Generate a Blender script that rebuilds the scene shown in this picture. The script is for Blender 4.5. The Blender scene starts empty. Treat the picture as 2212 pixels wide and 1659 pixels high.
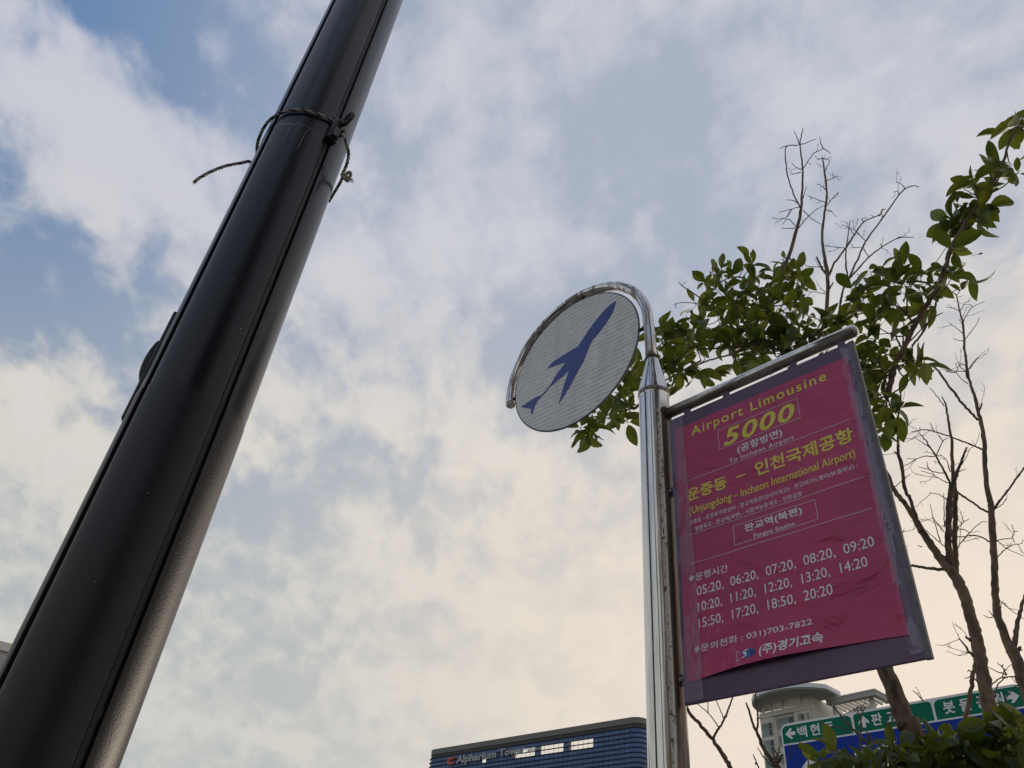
import bpy, bmesh, math, random
from mathutils import Vector, Matrix, noise as mnoise
R = math.radians
scene = bpy.context.scene
col = scene.collection

# ------------------------------------------------------------------ camera
IW, IH, FPX = 2212.0, 1659.0, 1750.0
CX, CY = IW / 2, IH / 2
CAM = Vector((0, 0, 1.5))
_up = Vector((1325 - CX, CY + 1330, -FPX)).normalized()      # the zenith in camera coordinates
_f = Vector((0, 0, -1)); _h = (_f - _f.dot(_up) * _up).normalized(); _x = _h.cross(_up)
ROT = Matrix((_x, _h, _up))                                   # camera -> world
cam_data = bpy.data.cameras.new('camera'); cam = bpy.data.objects.new('camera', cam_data)
col.objects.link(cam); scene.camera = cam
cam.matrix_world = Matrix.Translation(CAM) @ ROT.to_4x4()
cam_data.sensor_width = 36.0; cam_data.lens = 36.0 * FPX / IW
cam_data.clip_start = 0.02; cam_data.clip_end = 6000
cam_data.dof.use_dof = False

def ray(x, y):
    return (ROT @ Vector((x - CX, CY - y, -FPX))).normalized()
def at(x, y, hd):
    """the point seen at photograph position x, y that stands hd metres away over the ground"""
    r = ray(x, y)
    return CAM + r * (hd / math.hypot(r.x, r.y))

# ------------------------------------------------------------------ world, sun, exposure
SUN_AZ, SUN_EL = 44.0, 10.0            # azimuth to the right of the view, elevation
sun_dir = Vector((math.sin(R(SUN_AZ)) * math.cos(R(SUN_EL)), math.cos(R(SUN_AZ)) * math.cos(R(SUN_EL)), math.sin(R(SUN_EL))))
world = bpy.data.worlds.new('World'); scene.world = world; world.use_nodes = True
nt = world.node_tree; N = nt.nodes; Lk = nt.links; N.clear()
def wn(t, **k):
    n = N.new(t)
    for a, b in k.items(): setattr(n, a, b)
    return n
def wmath(op, a, b=None, c=None, clamp=False):
    n = wn('ShaderNodeMath', operation=op, use_clamp=clamp)
    for i, v in enumerate((a, b, c)):
        if v is None: continue
        if isinstance(v, (int, float)): n.inputs[i].default_value = v
        else: Lk.new(v, n.inputs[i])
    return n.outputs[0]
def wmap(v, a, b, c=0.0, d=1.0, smooth=True):
    n = wn('ShaderNodeMapRange', interpolation_type='SMOOTHSTEP' if smooth else 'LINEAR')
    Lk.new(v, n.inputs[0])
    for i, q in zip((1, 2, 3, 4), (a, b, c, d)): n.inputs[i].default_value = q
    return n.outputs[0]
def wmix(f, a, b):
    n = wn('ShaderNodeMix', data_type='RGBA')
    Lk.new(f, n.inputs[0]) if not isinstance(f, (int, float)) else setattr(n.inputs[0], 'default_value', f)
    for i, v in ((6, a), (7, b)):
        if isinstance(v, tuple): n.inputs[i].default_value = (*v, 1)
        else: Lk.new(v, n.inputs[i])
    return n.outputs[2]
tc = wn('ShaderNodeTexCoord')
nrm = wn('ShaderNodeVectorMath', operation='NORMALIZE'); Lk.new(tc.outputs['Generated'], nrm.inputs[0])
D = nrm.outputs[0]
sep = wn('ShaderNodeSeparateXYZ'); Lk.new(D, sep.inputs[0])
el = wmath('MAXIMUM', sep.outputs[2], 0.0)
den = wmath('ADD', el, 0.45)
comb = wn('ShaderNodeCombineXYZ')
Lk.new(wmath('DIVIDE', sep.outputs[0], den), comb.inputs[0]); Lk.new(wmath('DIVIDE', sep.outputs[1], den), comb.inputs[1])
def wnoise(scale, detail, rough, dist=0.0, off=(0, 0, 0), sc=(1, 1, 1), rot=0.0):
    m = wn('ShaderNodeMapping'); Lk.new(comb.outputs[0], m.inputs[0])
    m.inputs['Location'].default_value = off; m.inputs['Scale'].default_value = sc; m.inputs['Rotation'].default_value = (0, 0, rot)
    t = wn('ShaderNodeTexNoise', noise_dimensions='3D'); Lk.new(m.outputs[0], t.inputs['Vector'])
    t.inputs['Scale'].default_value = scale; t.inputs['Detail'].default_value = detail
    t.inputs['Roughness'].default_value = rough; t.inputs['Distortion'].default_value = dist
    return t.outputs[0]
big = wnoise(2.6, 4, 0.5, 0.6, (3.1, 1.7, 0))
mid = wnoise(8.5, 9, 0.55, 0.35, (2.4, 6.2, 0), (1.1, .95, 1), 0.6)
fine = wnoise(20.0, 7, 0.56, 0.2, (9.4, 2.2, 0), (1.25, .85, 1), 0.6)
def cen(v, k): return wmath('MULTIPLY', wmath('SUBTRACT', v, 0.5), k)
dens = wmath('ADD', wmath('ADD', cen(big, 0.50), 0.72), wmath('ADD', cen(mid, 1.70), cen(fine, 1.0)))
# where this sky has its larger gaps (negative) and banks (positive): direction, half-width in photograph pixels, amount
LOBES = [
 (240, 10, 120, -.50), (330, 60, 120, -.40), (560, 20, 90, -.10), (10, 420, 110, -.34), (0, 250, 90, -.20), (20, 610, 100, -.27), (170, 680, 100, -.30), (290, 690, 80, -.28), (60, 900, 130, .08), (40, 790, 110, .08),
 (395, 240, 75, -.30), (470, 210, 60, -.16), (300, 470, 60, -.14), (130, 460, 70, -.05), (640, 70, 90, -.12), (560, 330, 70, -.05),
 (40, 90, 120, .30), (150, 210, 110, .30), (260, 210, 90, .22), (380, 130, 90, .24), (480, 80, 90, .22), (120, 330, 110, .22), (230, 350, 110, .24), (210, 520, 100, .22), (350, 350, 90, .18), (460, 420, 110, .16), (380, 560, 120, .16),
 (500, 250, 60, .12), (60, 1200, 240, .10), (850, 160, 120, -.02), (860, 330, 80, -.08), (760, 500, 90, .10), (870, 520, 70, .18), (800, 640, 110, .12), (1060, 460, 90, .22), (1130, 530, 70, .16), (980, 560, 70, .08),
 (1290, 330, 130, -.20), (1420, 420, 170, -.24), (1340, 560, 100, -.14), (1100, 350, 90, -.14), (1060, 640, 110, -.06), (1500, 220, 150, -.14), (1230, 530, 60, .12), (1100, 130, 130, .16), (1230, 180, 80, .10), (1600, 60, 200, .08), (1500, 500, 120, -.04),
 (700, 900, 120, .06), (900, 830, 90, .18), (1000, 900, 90, .08), (1160, 790, 110, -.10), (620, 1050, 130, -.20), (850, 1020, 110, -.06), (930, 1190, 70, .16), (720, 1230, 120, .08), (1150, 1150, 170, .12), (560, 1290, 160, -.14), (900, 1330, 150, -.06), (1050, 1440, 150, .10),
 (1750, 420, 260, .12), (1950, 150, 200, .02), (800, 1480, 200, .04), (1850, 900, 200, .06)]
acc = None
for (px, py, rad, wgt) in LOBES:
    d = ray(px, py)
    n = wn('ShaderNodeVectorMath', operation='DOT_PRODUCT'); Lk.new(D, n.inputs[0]); n.inputs[1].default_value = d; wgt *= 0.62 if wgt < -.19 else 0.75
    ang = rad / FPX * 1.75
    v = wmath('MULTIPLY', wmap(n.outputs['Value'], math.cos(ang), 1.0), wgt)
    acc = v if acc is None else wmath('ADD', acc, v)
dens = wmath('ADD', dens, wmath('MAXIMUM', acc, -.42))
cover = wmap(dens, 0.40, 1.02)
thick = wmap(dens, 0.86, 1.20)
sky = wn('ShaderNodeTexSky', sky_type='NISHITA', sun_disc=False, sun_elevation=R(SUN_EL), sun_rotation=R(SUN_AZ), air_density=1.0, dust_density=1.2, ozone_density=2.2)
def wdot(v):
    n = wn('ShaderNodeVectorMath', operation='DOT_PRODUCT'); Lk.new(D, n.inputs[0]); n.inputs[1].default_value = v
    return n.outputs['Value']
S = 10.0
def sc(c, k=S): return tuple(v * k for v in c)
GLOW = (math.sin(R(62)) * math.cos(R(9)), math.cos(R(62)) * math.cos(R(9)), math.sin(R(9)))     # middle of the hazy glow round the veiled sun
dsun = wdot(GLOW); zz = sep.outputs[2]
# clear sky: deep blue away from the low sun, milky towards it and towards the horizon
clear = wmix(wmap(dsun, -0.18, 0.34), sc((.142, .255, .465)), sc((.440, .492, .590)))
clear = wmix(wmap(zz, 0.22, 0.76, 1.0, 0.0), clear, sc((.520, .545, .535)))
clear = wmix(0.12, clear, sky.outputs[0])
# clouds: lavender white overhead, cream lower down, warm near the sun
cloud = wmix(wmap(wmath('SUBTRACT', zz, wmath('MULTIPLY', dsun, .10)), 0.46, 0.76, 1.0, 0.0), sc((.575, .590, .670)), sc((.765, .715, .635)))
cloud = wmix(wmath('MULTIPLY', thick, 0.35), cloud, sc((.74, .72, .71)))
mixed = wmix(wmath('MULTIPLY', cover, wmap(zz, .15, .60, .50, .90)), clear, cloud)
final = wmix(wmath('MULTIPLY', wmap(dsun, 0.18, 0.86), wmap(zz, 0.34, 0.76, 0.92, 0.0)), mixed, sc((.92, .785, .650)))
bg = wn('ShaderNodeBackground'); bg.inputs[1].default_value = 0.1
Lk.new(final, bg.inputs[0]); out = wn('ShaderNodeOutputWorld'); Lk.new(bg.outputs[0], out.inputs[0])
world.cycles.sampling_method = 'MANUAL'; world.cycles.sample_map_resolution = 512

sun_data = bpy.data.lights.new('sun', 'SUN'); sun_data.energy = 1.4; sun_data.angle = R(10); sun_data.color = (1.0, .86, .68)
sun = bpy.data.objects.new('sun', sun_data); col.objects.link(sun)
sun.rotation_euler = (-sun_dir).to_track_quat('-Z', 'Y').to_euler()
scene.view_settings.view_transform = 'Standard'; scene.view_settings.look = 'None'
scene.view_settings.exposure = 0.0; scene.view_settings.gamma = 1.0; scene.view_settings.use_curve_mapping = False
scene.cycles.max_bounces = 6; scene.cycles.transparent_max_bounces = 8

# ------------------------------------------------------------------ helpers
def mat(name, color=(.5, .5, .5), rough=.6, metal=0.0, spec=.5, coat=0.0):
    m = bpy.data.materials.new(name); m.use_nodes = True
    b = m.node_tree.nodes['Principled BSDF']
    b.inputs['Base Color'].default_value = (*color, 1); b.inputs['Roughness'].default_value = rough
    b.inputs['Metallic'].default_value = metal; b.inputs['Specular IOR Level'].default_value = spec
    b.inputs['Coat Weight'].default_value = coat; b.inputs['Coat Roughness'].default_value = .15
    return m
class NT:
    """small helper around a material's node tree"""
    def __init__(s, m): s.m = m; s.t = m.node_tree; s.b = s.t.nodes['Principled BSDF']; s.o = s.t.nodes['Material Output']
    def n(s, t, **k):
        q = s.t.nodes.new(t)
        for a, b in k.items(): setattr(q, a, b)
        return q
    def l(s, a, b): s.t.links.new(a, b)
    def coord(s, scale=(1, 1, 1), kind='Object', rot=(0, 0, 0)):
        c = s.n('ShaderNodeTexCoord'); m = s.n('ShaderNodeMapping'); m.inputs['Scale'].default_value = scale; m.inputs['Rotation'].default_value = rot
        s.l(c.outputs[kind], m.inputs[0]); return m.outputs[0]
    def noise(s, scale, detail=4, rough=.55, vec=None, dist=0):
        t = s.n('ShaderNodeTexNoise'); t.inputs['Scale'].default_value = scale; t.inputs['Detail'].default_value = detail
        t.inputs['Roughness'].default_value = rough; t.inputs['Distortion'].default_value = dist
        if vec is not None: s.l(vec, t.inputs['Vector'])
        return t.outputs[0]
    def rng(s, v, a, b, c=0., d=1.):
        n = s.n('ShaderNodeMapRange', interpolation_type='SMOOTHSTEP'); s.l(v, n.inputs[0])
        for i, q in zip((1, 2, 3, 4), (a, b, c, d)): n.inputs[i].default_value = q
        return n.outputs[0]
    def math(s, op, a, b=None):
        n = s.n('ShaderNodeMath', operation=op)
        for i, v in enumerate((a, b)):
            if v is None: continue
            if isinstance(v, (int, float)): n.inputs[i].default_value = v
            else: s.l(v, n.inputs[i])
        return n.outputs[0]
    def mix(s, f, a, b):
        n = s.n('ShaderNodeMix', data_type='RGBA')
        if isinstance(f, (int, float)): n.inputs[0].default_value = f
        else: s.l(f, n.inputs[0])
        for i, v in ((6, a), (7, b)):
            if isinstance(v, tuple): n.inputs[i].default_value = (*v, 1)
            else: s.l(v, n.inputs[i])
        return n.outputs[2]
    def set(s, k, v): s.l(v, s.b.inputs[k])
    def bump(s, h, strength=.3, dist=.01):
        n = s.n('ShaderNodeBump'); n.inputs['Strength'].default_value = strength; n.inputs['Distance'].default_value = dist
        s.l(h, n.inputs['Height']); s.l(n.outputs[0], s.b.inputs['Normal']); return n

class MB:
    """collects geometry, then links it as ONE mesh object"""
    def __init__(s): s.v = []; s.f = []; s.sm = []
    def add(s, vs, fs, smooth=False):
        o = len(s.v); s.v += [tuple(v) for v in vs]; s.f += [tuple(i + o for i in f) for f in fs]; s.sm += [smooth] * len(fs); return s
    def box(s, x0, x1, y0, y1, z0, z1, bev=0.0, M=None):
        if bev:
            bm = bmesh.new(); bmesh.ops.create_cube(bm, size=1)
            for v in bm.verts: v.co = Vector(((x0 + x1) / 2 + v.co.x * (x1 - x0), (y0 + y1) / 2 + v.co.y * (y1 - y0), (z0 + z1) / 2 + v.co.z * (z1 - z0)))
            bmesh.ops.bevel(bm, geom=bm.edges[:], offset=bev, segments=2, affect='EDGES', profile=.5)
            bm.verts.ensure_lookup_table(); bm.verts.index_update()
            vs = [v.co.copy() for v in bm.verts]; fs = [[v.index for v in f.verts] for f in bm.faces]; bm.free()
        else:
            vs = [Vector((x, y, z)) for z in (z0, z1) for y in (y0, y1) for x in (x0, x1)]
            fs = [(0, 2, 3, 1), (4, 5, 7, 6), (0, 1, 5, 4), (2, 6, 7, 3), (0, 4, 6, 2), (1, 3, 7, 5)]
        if M is not None: vs = [M @ v for v in vs]
        return s.add(vs, fs)
    def tube(s, pts, rad, sides=8, caps=True, smooth=True, jit=0.0, rnd=None):
        pts = [Vector(p) for p in pts]; n = len(pts)
        if not isinstance(rad, (list, tuple)): rad = [rad] * n
        t0 = (pts[1] - pts[0]).normalized()
        ref = Vector((0, 0, 1)) if abs(t0.z) < .9 else Vector((1, 0, 0))
        u = t0.cross(ref).normalized(); vs = []
        for i, p in enumerate(pts):
            t = (pts[min(i + 1, n - 1)] - pts[max(i - 1, 0)])
            t = t.normalized() if t.length > 1e-9 else t0
            u = (u - t * u.dot(t)).normalized(); w = t.cross(u)
            for k in range(sides):
                a = 2 * math.pi * k / sides
                r = rad[i] * (1 + (rnd.uniform(-jit, jit) if jit else 0))
                vs.append(p + (u * math.cos(a) + w * math.sin(a)) * r)
        fs = [(i * sides + k, i * sides + (k + 1) % sides, (i + 1) * sides + (k + 1) % sides, (i + 1) * sides + k) for i in range(n - 1) for k in range(sides)]
        s.add(vs, fs, smooth)
        if caps:
            o = len(s.v) - len(vs)
            s.f.append(tuple(o + k for k in reversed(range(sides)))); s.sm.append(False)
            s.f.append(tuple(o + (n - 1) * sides + k for k in range(sides))); s.sm.append(False)
        return s
    def lathe(s, prof, n=48, c=(0, 0, 0), smooth=True, M=None):
        vs = []; m = len(prof)
        for r, z in prof:
            for k in range(n):
                a = 2 * math.pi * k / n; v = Vector((r * math.cos(a) + c[0], r * math.sin(a) + c[1], z + c[2])); vs.append(M @ v if M else v)
        return s.add(vs, [(i * n + k, i * n + (k + 1) % n, (i + 1) * n + (k + 1) % n, (i + 1) * n + k) for i in range(m - 1) for k in range(n)], smooth)
    def prism(s, poly, y0, y1):
        """polygon in x, z pushed along y"""
        n = len(poly)
        vs = [Vector((x, y0, z)) for x, z in poly] + [Vector((x, y1, z)) for x, z in poly]
        from mathutils.geometry import tessellate_polygon
        tri = tessellate_polygon([[Vector((x, z, 0)) for x, z in poly]])
        fs = [tuple(t) for t in tri] + [tuple(n + i for i in reversed(t)) for t in tri]
        fs += [(i, (i + 1) % n, n + (i + 1) % n, n + i) for i in range(n)]
        return s.add(vs, fs)
    def plan(s, poly, z0, z1):
        n = len(poly); vs = [Vector((x, y, z0)) for x, y in poly] + [Vector((x, y, z1)) for x, y in poly]
        fs = [tuple(reversed(range(n))), tuple(range(n, 2 * n))] + [(i, (i + 1) % n, n + (i + 1) % n, n + i) for i in range(n)]
        return s.add(vs, fs)
    def mesh(s, name, m):
        me = bpy.data.meshes.new(name); me.from_pydata([tuple(v) for v in s.v], [], s.f); me.update()
        me.polygons.foreach_set('use_smooth', s.sm)
        bm = bmesh.new(); bm.from_mesh(me); bmesh.ops.recalc_face_normals(bm, faces=bm.faces); bm.to_mesh(me); bm.free()
        me.materials.append(m); return me
    def build(s, name, m, parent=None, **props):
        me = s.mesh(name, m); o = bpy.data.objects.new(name, me); col.objects.link(o)
        if parent is not None: o.parent = parent
        for k, v in props.items(): o[k] = v
        return o
def thing(name, label, cat, loc=(0, 0, 0), rotz=0.0, group=None):
    o = bpy.data.objects.new(name, None); col.objects.link(o); o.location = loc; o.rotation_euler = (0, 0, rotz)
    o.empty_display_size = .2; o['label'] = label; o['category'] = cat
    if group: o['group'] = group
    return o
def tag(o, label, cat, group=None):
    o['label'] = label; o['category'] = cat
    if group: o['group'] = group
    return o

# ------------------------------------------------------------------ materials
def m_black_paint():
    m = mat('black_pole_paint', (.004, .005, .010), .26, 0, .32, .0); t = NT(m)
    z = t.n('ShaderNodeSeparateXYZ'); t.l(t.coord(), z.inputs[0])
    lower = t.rng(z.outputs[2], 2.56, 2.60, 1.0, 0.0)
    peel = t.noise(230, 3, .6, t.coord((1, 1, .9)))
    dirt = t.noise(7, 6, .6, t.coord((1, 1, .25)))
    t.set('Roughness', t.math('ADD', t.math('ADD', t.rng(dirt, .3, .8, .24, .33), t.math('MULTIPLY', lower, .12)), 0.0))
    speck = t.rng(t.noise(55, 2, .5, t.coord((1, 1, .4))), .77, .79)
    t.set('Base Color', t.mix(t.math('MULTIPLY', speck, .3), (.006, .0065, .010), (.25, .24, .22)))
    b = t.bump(peel, .5, .0008)
    t.l(t.math('ADD', t.math('MULTIPLY', lower, .75), .04), b.inputs['Strength'])
    return m
M_BLACK = m_black_paint()
M_SLOT = mat('slot_rubber', (.006, .006, .008), .6)
M_DARKPLASTIC = mat('dark_plastic', (.012, .012, .014), .42)
def m_steel(name='stainless_steel', bands=False, rod=False):
    m = mat(name, (.60, .61, .63), .12, 1.0); t = NT(m)
    streak = t.noise(9, 6, .65, t.coord((9, 9, .35)))
    thin = t.noise(60, 4, .6, t.coord((3, 3, .12)))
    spots = t.noise(150, 3, .6, t.coord((1, 1, .6)))
    grime = t.noise(26, 5, .6, t.coord((1, 1, .22)))
    sx = t.n('ShaderNodeSeparateXYZ'); t.l(t.coord(), sx.inputs[0])
    base = t.mix(t.rng(streak, .42, .75), (.63, .63, .62), (.44, .43, .41))
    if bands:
        # run-down rust, with the post's dark reflections painted in as bands: q is the position across the post as one faces it
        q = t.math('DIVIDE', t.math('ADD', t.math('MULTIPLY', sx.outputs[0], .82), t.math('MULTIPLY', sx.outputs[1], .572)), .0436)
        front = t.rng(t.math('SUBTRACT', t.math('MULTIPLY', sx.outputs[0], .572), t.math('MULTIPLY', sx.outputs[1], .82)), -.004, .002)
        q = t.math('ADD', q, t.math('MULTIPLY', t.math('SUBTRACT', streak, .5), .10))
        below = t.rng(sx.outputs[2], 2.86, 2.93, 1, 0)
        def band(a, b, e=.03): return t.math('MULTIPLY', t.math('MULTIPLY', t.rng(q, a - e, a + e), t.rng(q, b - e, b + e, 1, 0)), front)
        line = band(-.25, -.20, .012)  # narrow dark reflection, painted into the steel colour
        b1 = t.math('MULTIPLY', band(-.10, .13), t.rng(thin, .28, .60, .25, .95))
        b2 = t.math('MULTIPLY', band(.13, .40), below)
        b3 = t.math('MULTIPLY', t.math('MULTIPLY', t.rng(q, .37, .44), front), below)  # dark right side: mirrored surroundings and rust, both put into the colour
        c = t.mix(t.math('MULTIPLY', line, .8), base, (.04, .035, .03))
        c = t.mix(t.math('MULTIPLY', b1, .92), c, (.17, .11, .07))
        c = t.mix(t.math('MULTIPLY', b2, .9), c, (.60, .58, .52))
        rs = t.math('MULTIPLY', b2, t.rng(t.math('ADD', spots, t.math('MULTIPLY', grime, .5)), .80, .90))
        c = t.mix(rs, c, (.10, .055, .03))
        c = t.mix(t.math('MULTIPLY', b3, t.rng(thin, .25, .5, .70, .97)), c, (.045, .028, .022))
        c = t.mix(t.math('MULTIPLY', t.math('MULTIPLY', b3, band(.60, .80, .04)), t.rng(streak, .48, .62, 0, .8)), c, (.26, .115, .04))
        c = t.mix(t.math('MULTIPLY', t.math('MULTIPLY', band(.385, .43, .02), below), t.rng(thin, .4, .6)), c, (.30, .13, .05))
        stain_refl = t.math('MAXIMUM', t.math('MAXIMUM', t.math('MULTIPLY', b1, .35), t.math('MULTIPLY', b2, .8)), t.math('MULTIPLY', b3, .8))
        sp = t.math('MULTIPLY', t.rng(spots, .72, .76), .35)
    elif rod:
        under = t.rng(t.math('ADD', sx.outputs[2], t.math('MULTIPLY', t.math('SUBTRACT', t.noise(14, 4, .6, t.coord((.5, 1, 1))), .5), .012)), 2.862, 2.874, 1, 0)  # brown underside: rust together with a painted reflection of the board
        stain_refl = t.math('MULTIPLY', under, t.rng(t.noise(20, 5, .65, t.coord((.4, 1, 1))), .30, .55, .45, 1))
        c = t.mix(t.math('MULTIPLY', stain_refl, .9), base, (.085, .05, .033)); sp = t.math('MULTIPLY', t.rng(spots, .70, .74), .5)
    else:
        stain_refl = t.math('MULTIPLY', t.rng(grime, .44, .62), t.rng(streak, .36, .56))
        c = t.mix(t.math('MULTIPLY', stain_refl, .75), base, (.15, .08, .045))
        sp = t.math('MULTIPLY', t.rng(spots, .70, .74), .5)
    c = t.mix(sp, c, (.05, .035, .03))
    t.set('Base Color', c)
    t.set('Roughness', t.math('ADD', t.rng(streak, .3, .8, .06, .16), t.math('MULTIPLY', stain_refl, .32)))
    t.set('Metallic', t.math('SUBTRACT', 1.0, t.math('MULTIPLY', stain_refl, .7)))
    t.bump(t.noise(300, 3, .5, t.coord((1, 1, .1))), .06, .0005)
    return m
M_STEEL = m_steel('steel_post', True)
M_STEEL2 = m_steel('steel_tube')
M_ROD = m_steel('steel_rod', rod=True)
M_WELD = mat('rusty_weld', (.06, .035, .022), .75, .3)
def m_noisy(name, c1, c2, scale, rough=.6, bump=0.0, bdist=.01, vec=(1, 1, 1), lo=.35, hi=.7, spec=.5, metal=0):
    m = mat(name, c1, rough, metal, spec); t = NT(m)
    n = t.noise(scale, 6, .6, t.coord(vec)); t.set('Base Color', t.mix(t.rng(n, lo, hi), c1, c2))
    if bump: t.bump(n, bump, bdist)
    return m
M_PURPLE = m_noisy('purple_board_paint', (.085, .042, .105), (.11, .056, .118), 5, .38)
M_EDGE = m_noisy('grey_board_edge', (.13, .12, .14), (.09, .08, .10), 30, .5)
def m_poster():
    m = mat('crimson_poster_vinyl', (.30, .020, .11), .42); t = NT(m)
    n = t.noise(3.5, 5, .6, t.coord()); g = t.noise(900, 1, .5, t.coord())
    c = t.mix(t.rng(n, .35, .7), (.46, .024, .125), (.38, .028, .125)); c = t.mix(t.rng(t.noise(2.2, 4, .6, t.coord()), .50, .72, 0, .35), c, (.46, .07, .16)); c = t.mix(t.rng(t.noise(300, 2, .5, t.coord()), .70, .76, 0, .35), c, (.12, .02, .05))
    t.set('Base Color', c); t.set('Roughness', t.rng(n, .3, .7, .28, .45))
    w = t.math('ADD', t.noise(7, 3, .5, t.coord((1, 1, 1.6)), 1.2), t.math('MULTIPLY', t.noise(40, 4, .6, t.coord((.6, 1, 1.3)), .8), .05)); t.bump(w, .75, .020)
    return m
M_POSTER = m_poster()
M_YEL = mat('yellow_print', (.72, .60, .075), .45)
M_WHT = mat('white_print', (.78, .78, .82), .45)
M_SILVER = mat('grey_print', (.66, .66, .72), .45)
M_LBLUE = mat('blue_print', (.03, .13, .40), .45)
def m_tape():
    m = mat('clear_packing_tape', (.50, .46, .60), .22, 0, .6); t = NT(m)
    n = t.noise(16, 7, .62, t.coord((1.5, 1, .55)), .5)
    fl = t.rng(n, .46, .50)
    t.set('Alpha', t.math('ADD', .07, t.math('MULTIPLY', fl, .17)))
    t.set('Roughness', t.rng(n, .4, .6, .14, .35)); t.bump(t.noise(40, 4, .5, t.coord((1, 1, .3))), .35, .003)
    return m
M_TAPE = m_tape()
def m_disc():
    m = mat('reflective_sheeting', (.48, .49, .47), .35); t = NT(m)
    v = t.coord()
    s = t.n('ShaderNodeSeparateXYZ'); t.l(v, s.inputs[0])
    x, z = s.outputs[0], s.outputs[2]
    zz = t.math('ADD', t.math('MULTIPLY', x, .03), t.math('ADD', z, t.math('MULTIPLY', t.noise(7, 2, .5, v), .004)))
    fr = t.math('FRACT', t.math('DIVIDE', zz, .0168))
    band = t.math('MULTIPLY', t.rng(fr, .0, .15, 0, 1), t.rng(fr, .26, .42, 1, 0))
    br = t.rng(t.noise(30, 3, .6, t.coord((1, 1, 6))), .34, .6)
    xx = t.math('ADD', x, .2655); seam = t.rng(t.math('ABSOLUTE', xx), .0004, .0016, 1, 0)
    f = t.math('MAXIMUM', t.math('MULTIPLY', t.math('MULTIPLY', band, br), .75), t.math('MULTIPLY', seam, .35))
    g = t.noise(60, 5, .7, v)
    c = t.mix(t.rng(g, .35, .75), (.80, .81, .79), (.72, .74, .73))
    c = t.mix(t.math('MULTIPLY', t.rng(t.noise(90, 3, .6, t.coord((1, 1, .4))), .68, .74), .45), c, (.2, .19, .16)); c = t.mix(t.rng(t.noise(22, 5, .65, t.coord((1, 1, .12))), .48, .72, 0, .32), c, (.42, .40, .35)); c = t.mix(t.rng(t.noise(4, 3, .6, v), .45, .7, 0, .25), c, (.50, .50, .46))
    t.set('Base Color', t.mix(f, c, (.22, .32, .38)))
    return m
M_DISC = m_disc()
def m_plane():
    m = mat('navy_vinyl', (.020, .055, .30), .38); t = NT(m)
    v = t.coord((1, 1, 2.2), rot=(0, .5, 0))
    vo = t.n('ShaderNodeTexVoronoi', feature='DISTANCE_TO_EDGE'); vo.inputs['Scale'].default_value = 14; t.l(t.coord((1, 1, 2.6), rot=(0, .55, 0)), vo.inputs['Vector'])
    cr = t.math('MULTIPLY', t.rng(vo.outputs[0], .004, .012, 1, 0), t.rng(t.noise(9, 3, .5, v), .52, .62))
    t.set('Base Color', t.mix(t.math('MULTIPLY', cr, .6), (.020, .055, .30), (.35, .38, .42)))
    return m
M_PLANE = m_plane()
M_DISCEDGE = mat('disc_rim_paint', (.09, .085, .11), .5)
def m_leaf(name, hue):
    m = bpy.data.materials.new(name); m.use_nodes = True; t = NT(m); b = t.b
    oi = t.n('ShaderNodeObjectInfo'); geo = t.n('ShaderNodeNewGeometry')
    rnd = t.math('FRACT', t.math('ADD', oi.outputs['Random'], geo.outputs['Random Per Island']))
    c = t.mix(rnd, (.033, .062, .016), (.066, .094, .018))
    c = t.mix(t.rng(rnd, .86, .97), c, (.11, .125, .02))  # a few leaves coloured brighter, as if lit from behind
    mott = t.noise(60, 3, .6, t.coord()); c = t.mix(t.rng(mott, .45, .8, 0, .35), c, (.085, .11, .035))
    t.set('Base Color', c); b.inputs['Roughness'].default_value = .42; b.inputs['Specular IOR Level'].default_value = .35
    tr = t.n('ShaderNodeBsdfTranslucent'); t.l(t.mix(rnd, (.15, .21, .015), (.28, .31, .03)), tr.inputs[0])
    mx = t.n('ShaderNodeMixShader'); mx.inputs[0].default_value = .30
    t.l(b.outputs[0], mx.inputs[1]); t.l(tr.outputs[0], mx.inputs[2]); t.l(mx.outputs[0], t.o.inputs[0])
    return m
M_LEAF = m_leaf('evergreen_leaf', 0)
M_BARK = m_noisy('rough_brown_bark', (.17, .115, .07), (.05, .036, .026), 34, .9, .9, .012, (1, 1, .45))
M_BARK2 = m_noisy('grey_brown_bark', (.22, .15, .095), (.085, .062, .042), 26, .85, .5, .006, (1, 1, .3))
M_TWIG = m_noisy('twig_bark', (.13, .092, .07), (.075, .055, .045), 60, .8)
M_ROPE = m_noisy('weathered_rope', (.36, .33, .28), (.20, .185, .165), 90, .9, .5, .002)
M_ROPE2 = mat('navy_rope_strand', (.02, .025, .06), .85)
M_SCRATCH = mat('pale_scratch', (.30, .27, .24), .7)
M_SGREEN = mat('road_sign_green', (.003, .16, .095), .6, 0, .15)
M_SBLUE = mat('road_sign_blue', (.008, .042, .34), .6, 0, .15)
M_SWHITE = mat('road_sign_white', (.80, .80, .82), .45)
M_SBACK = mat('galvanised_grey', (.32, .33, .34), .5, .6)

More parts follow.
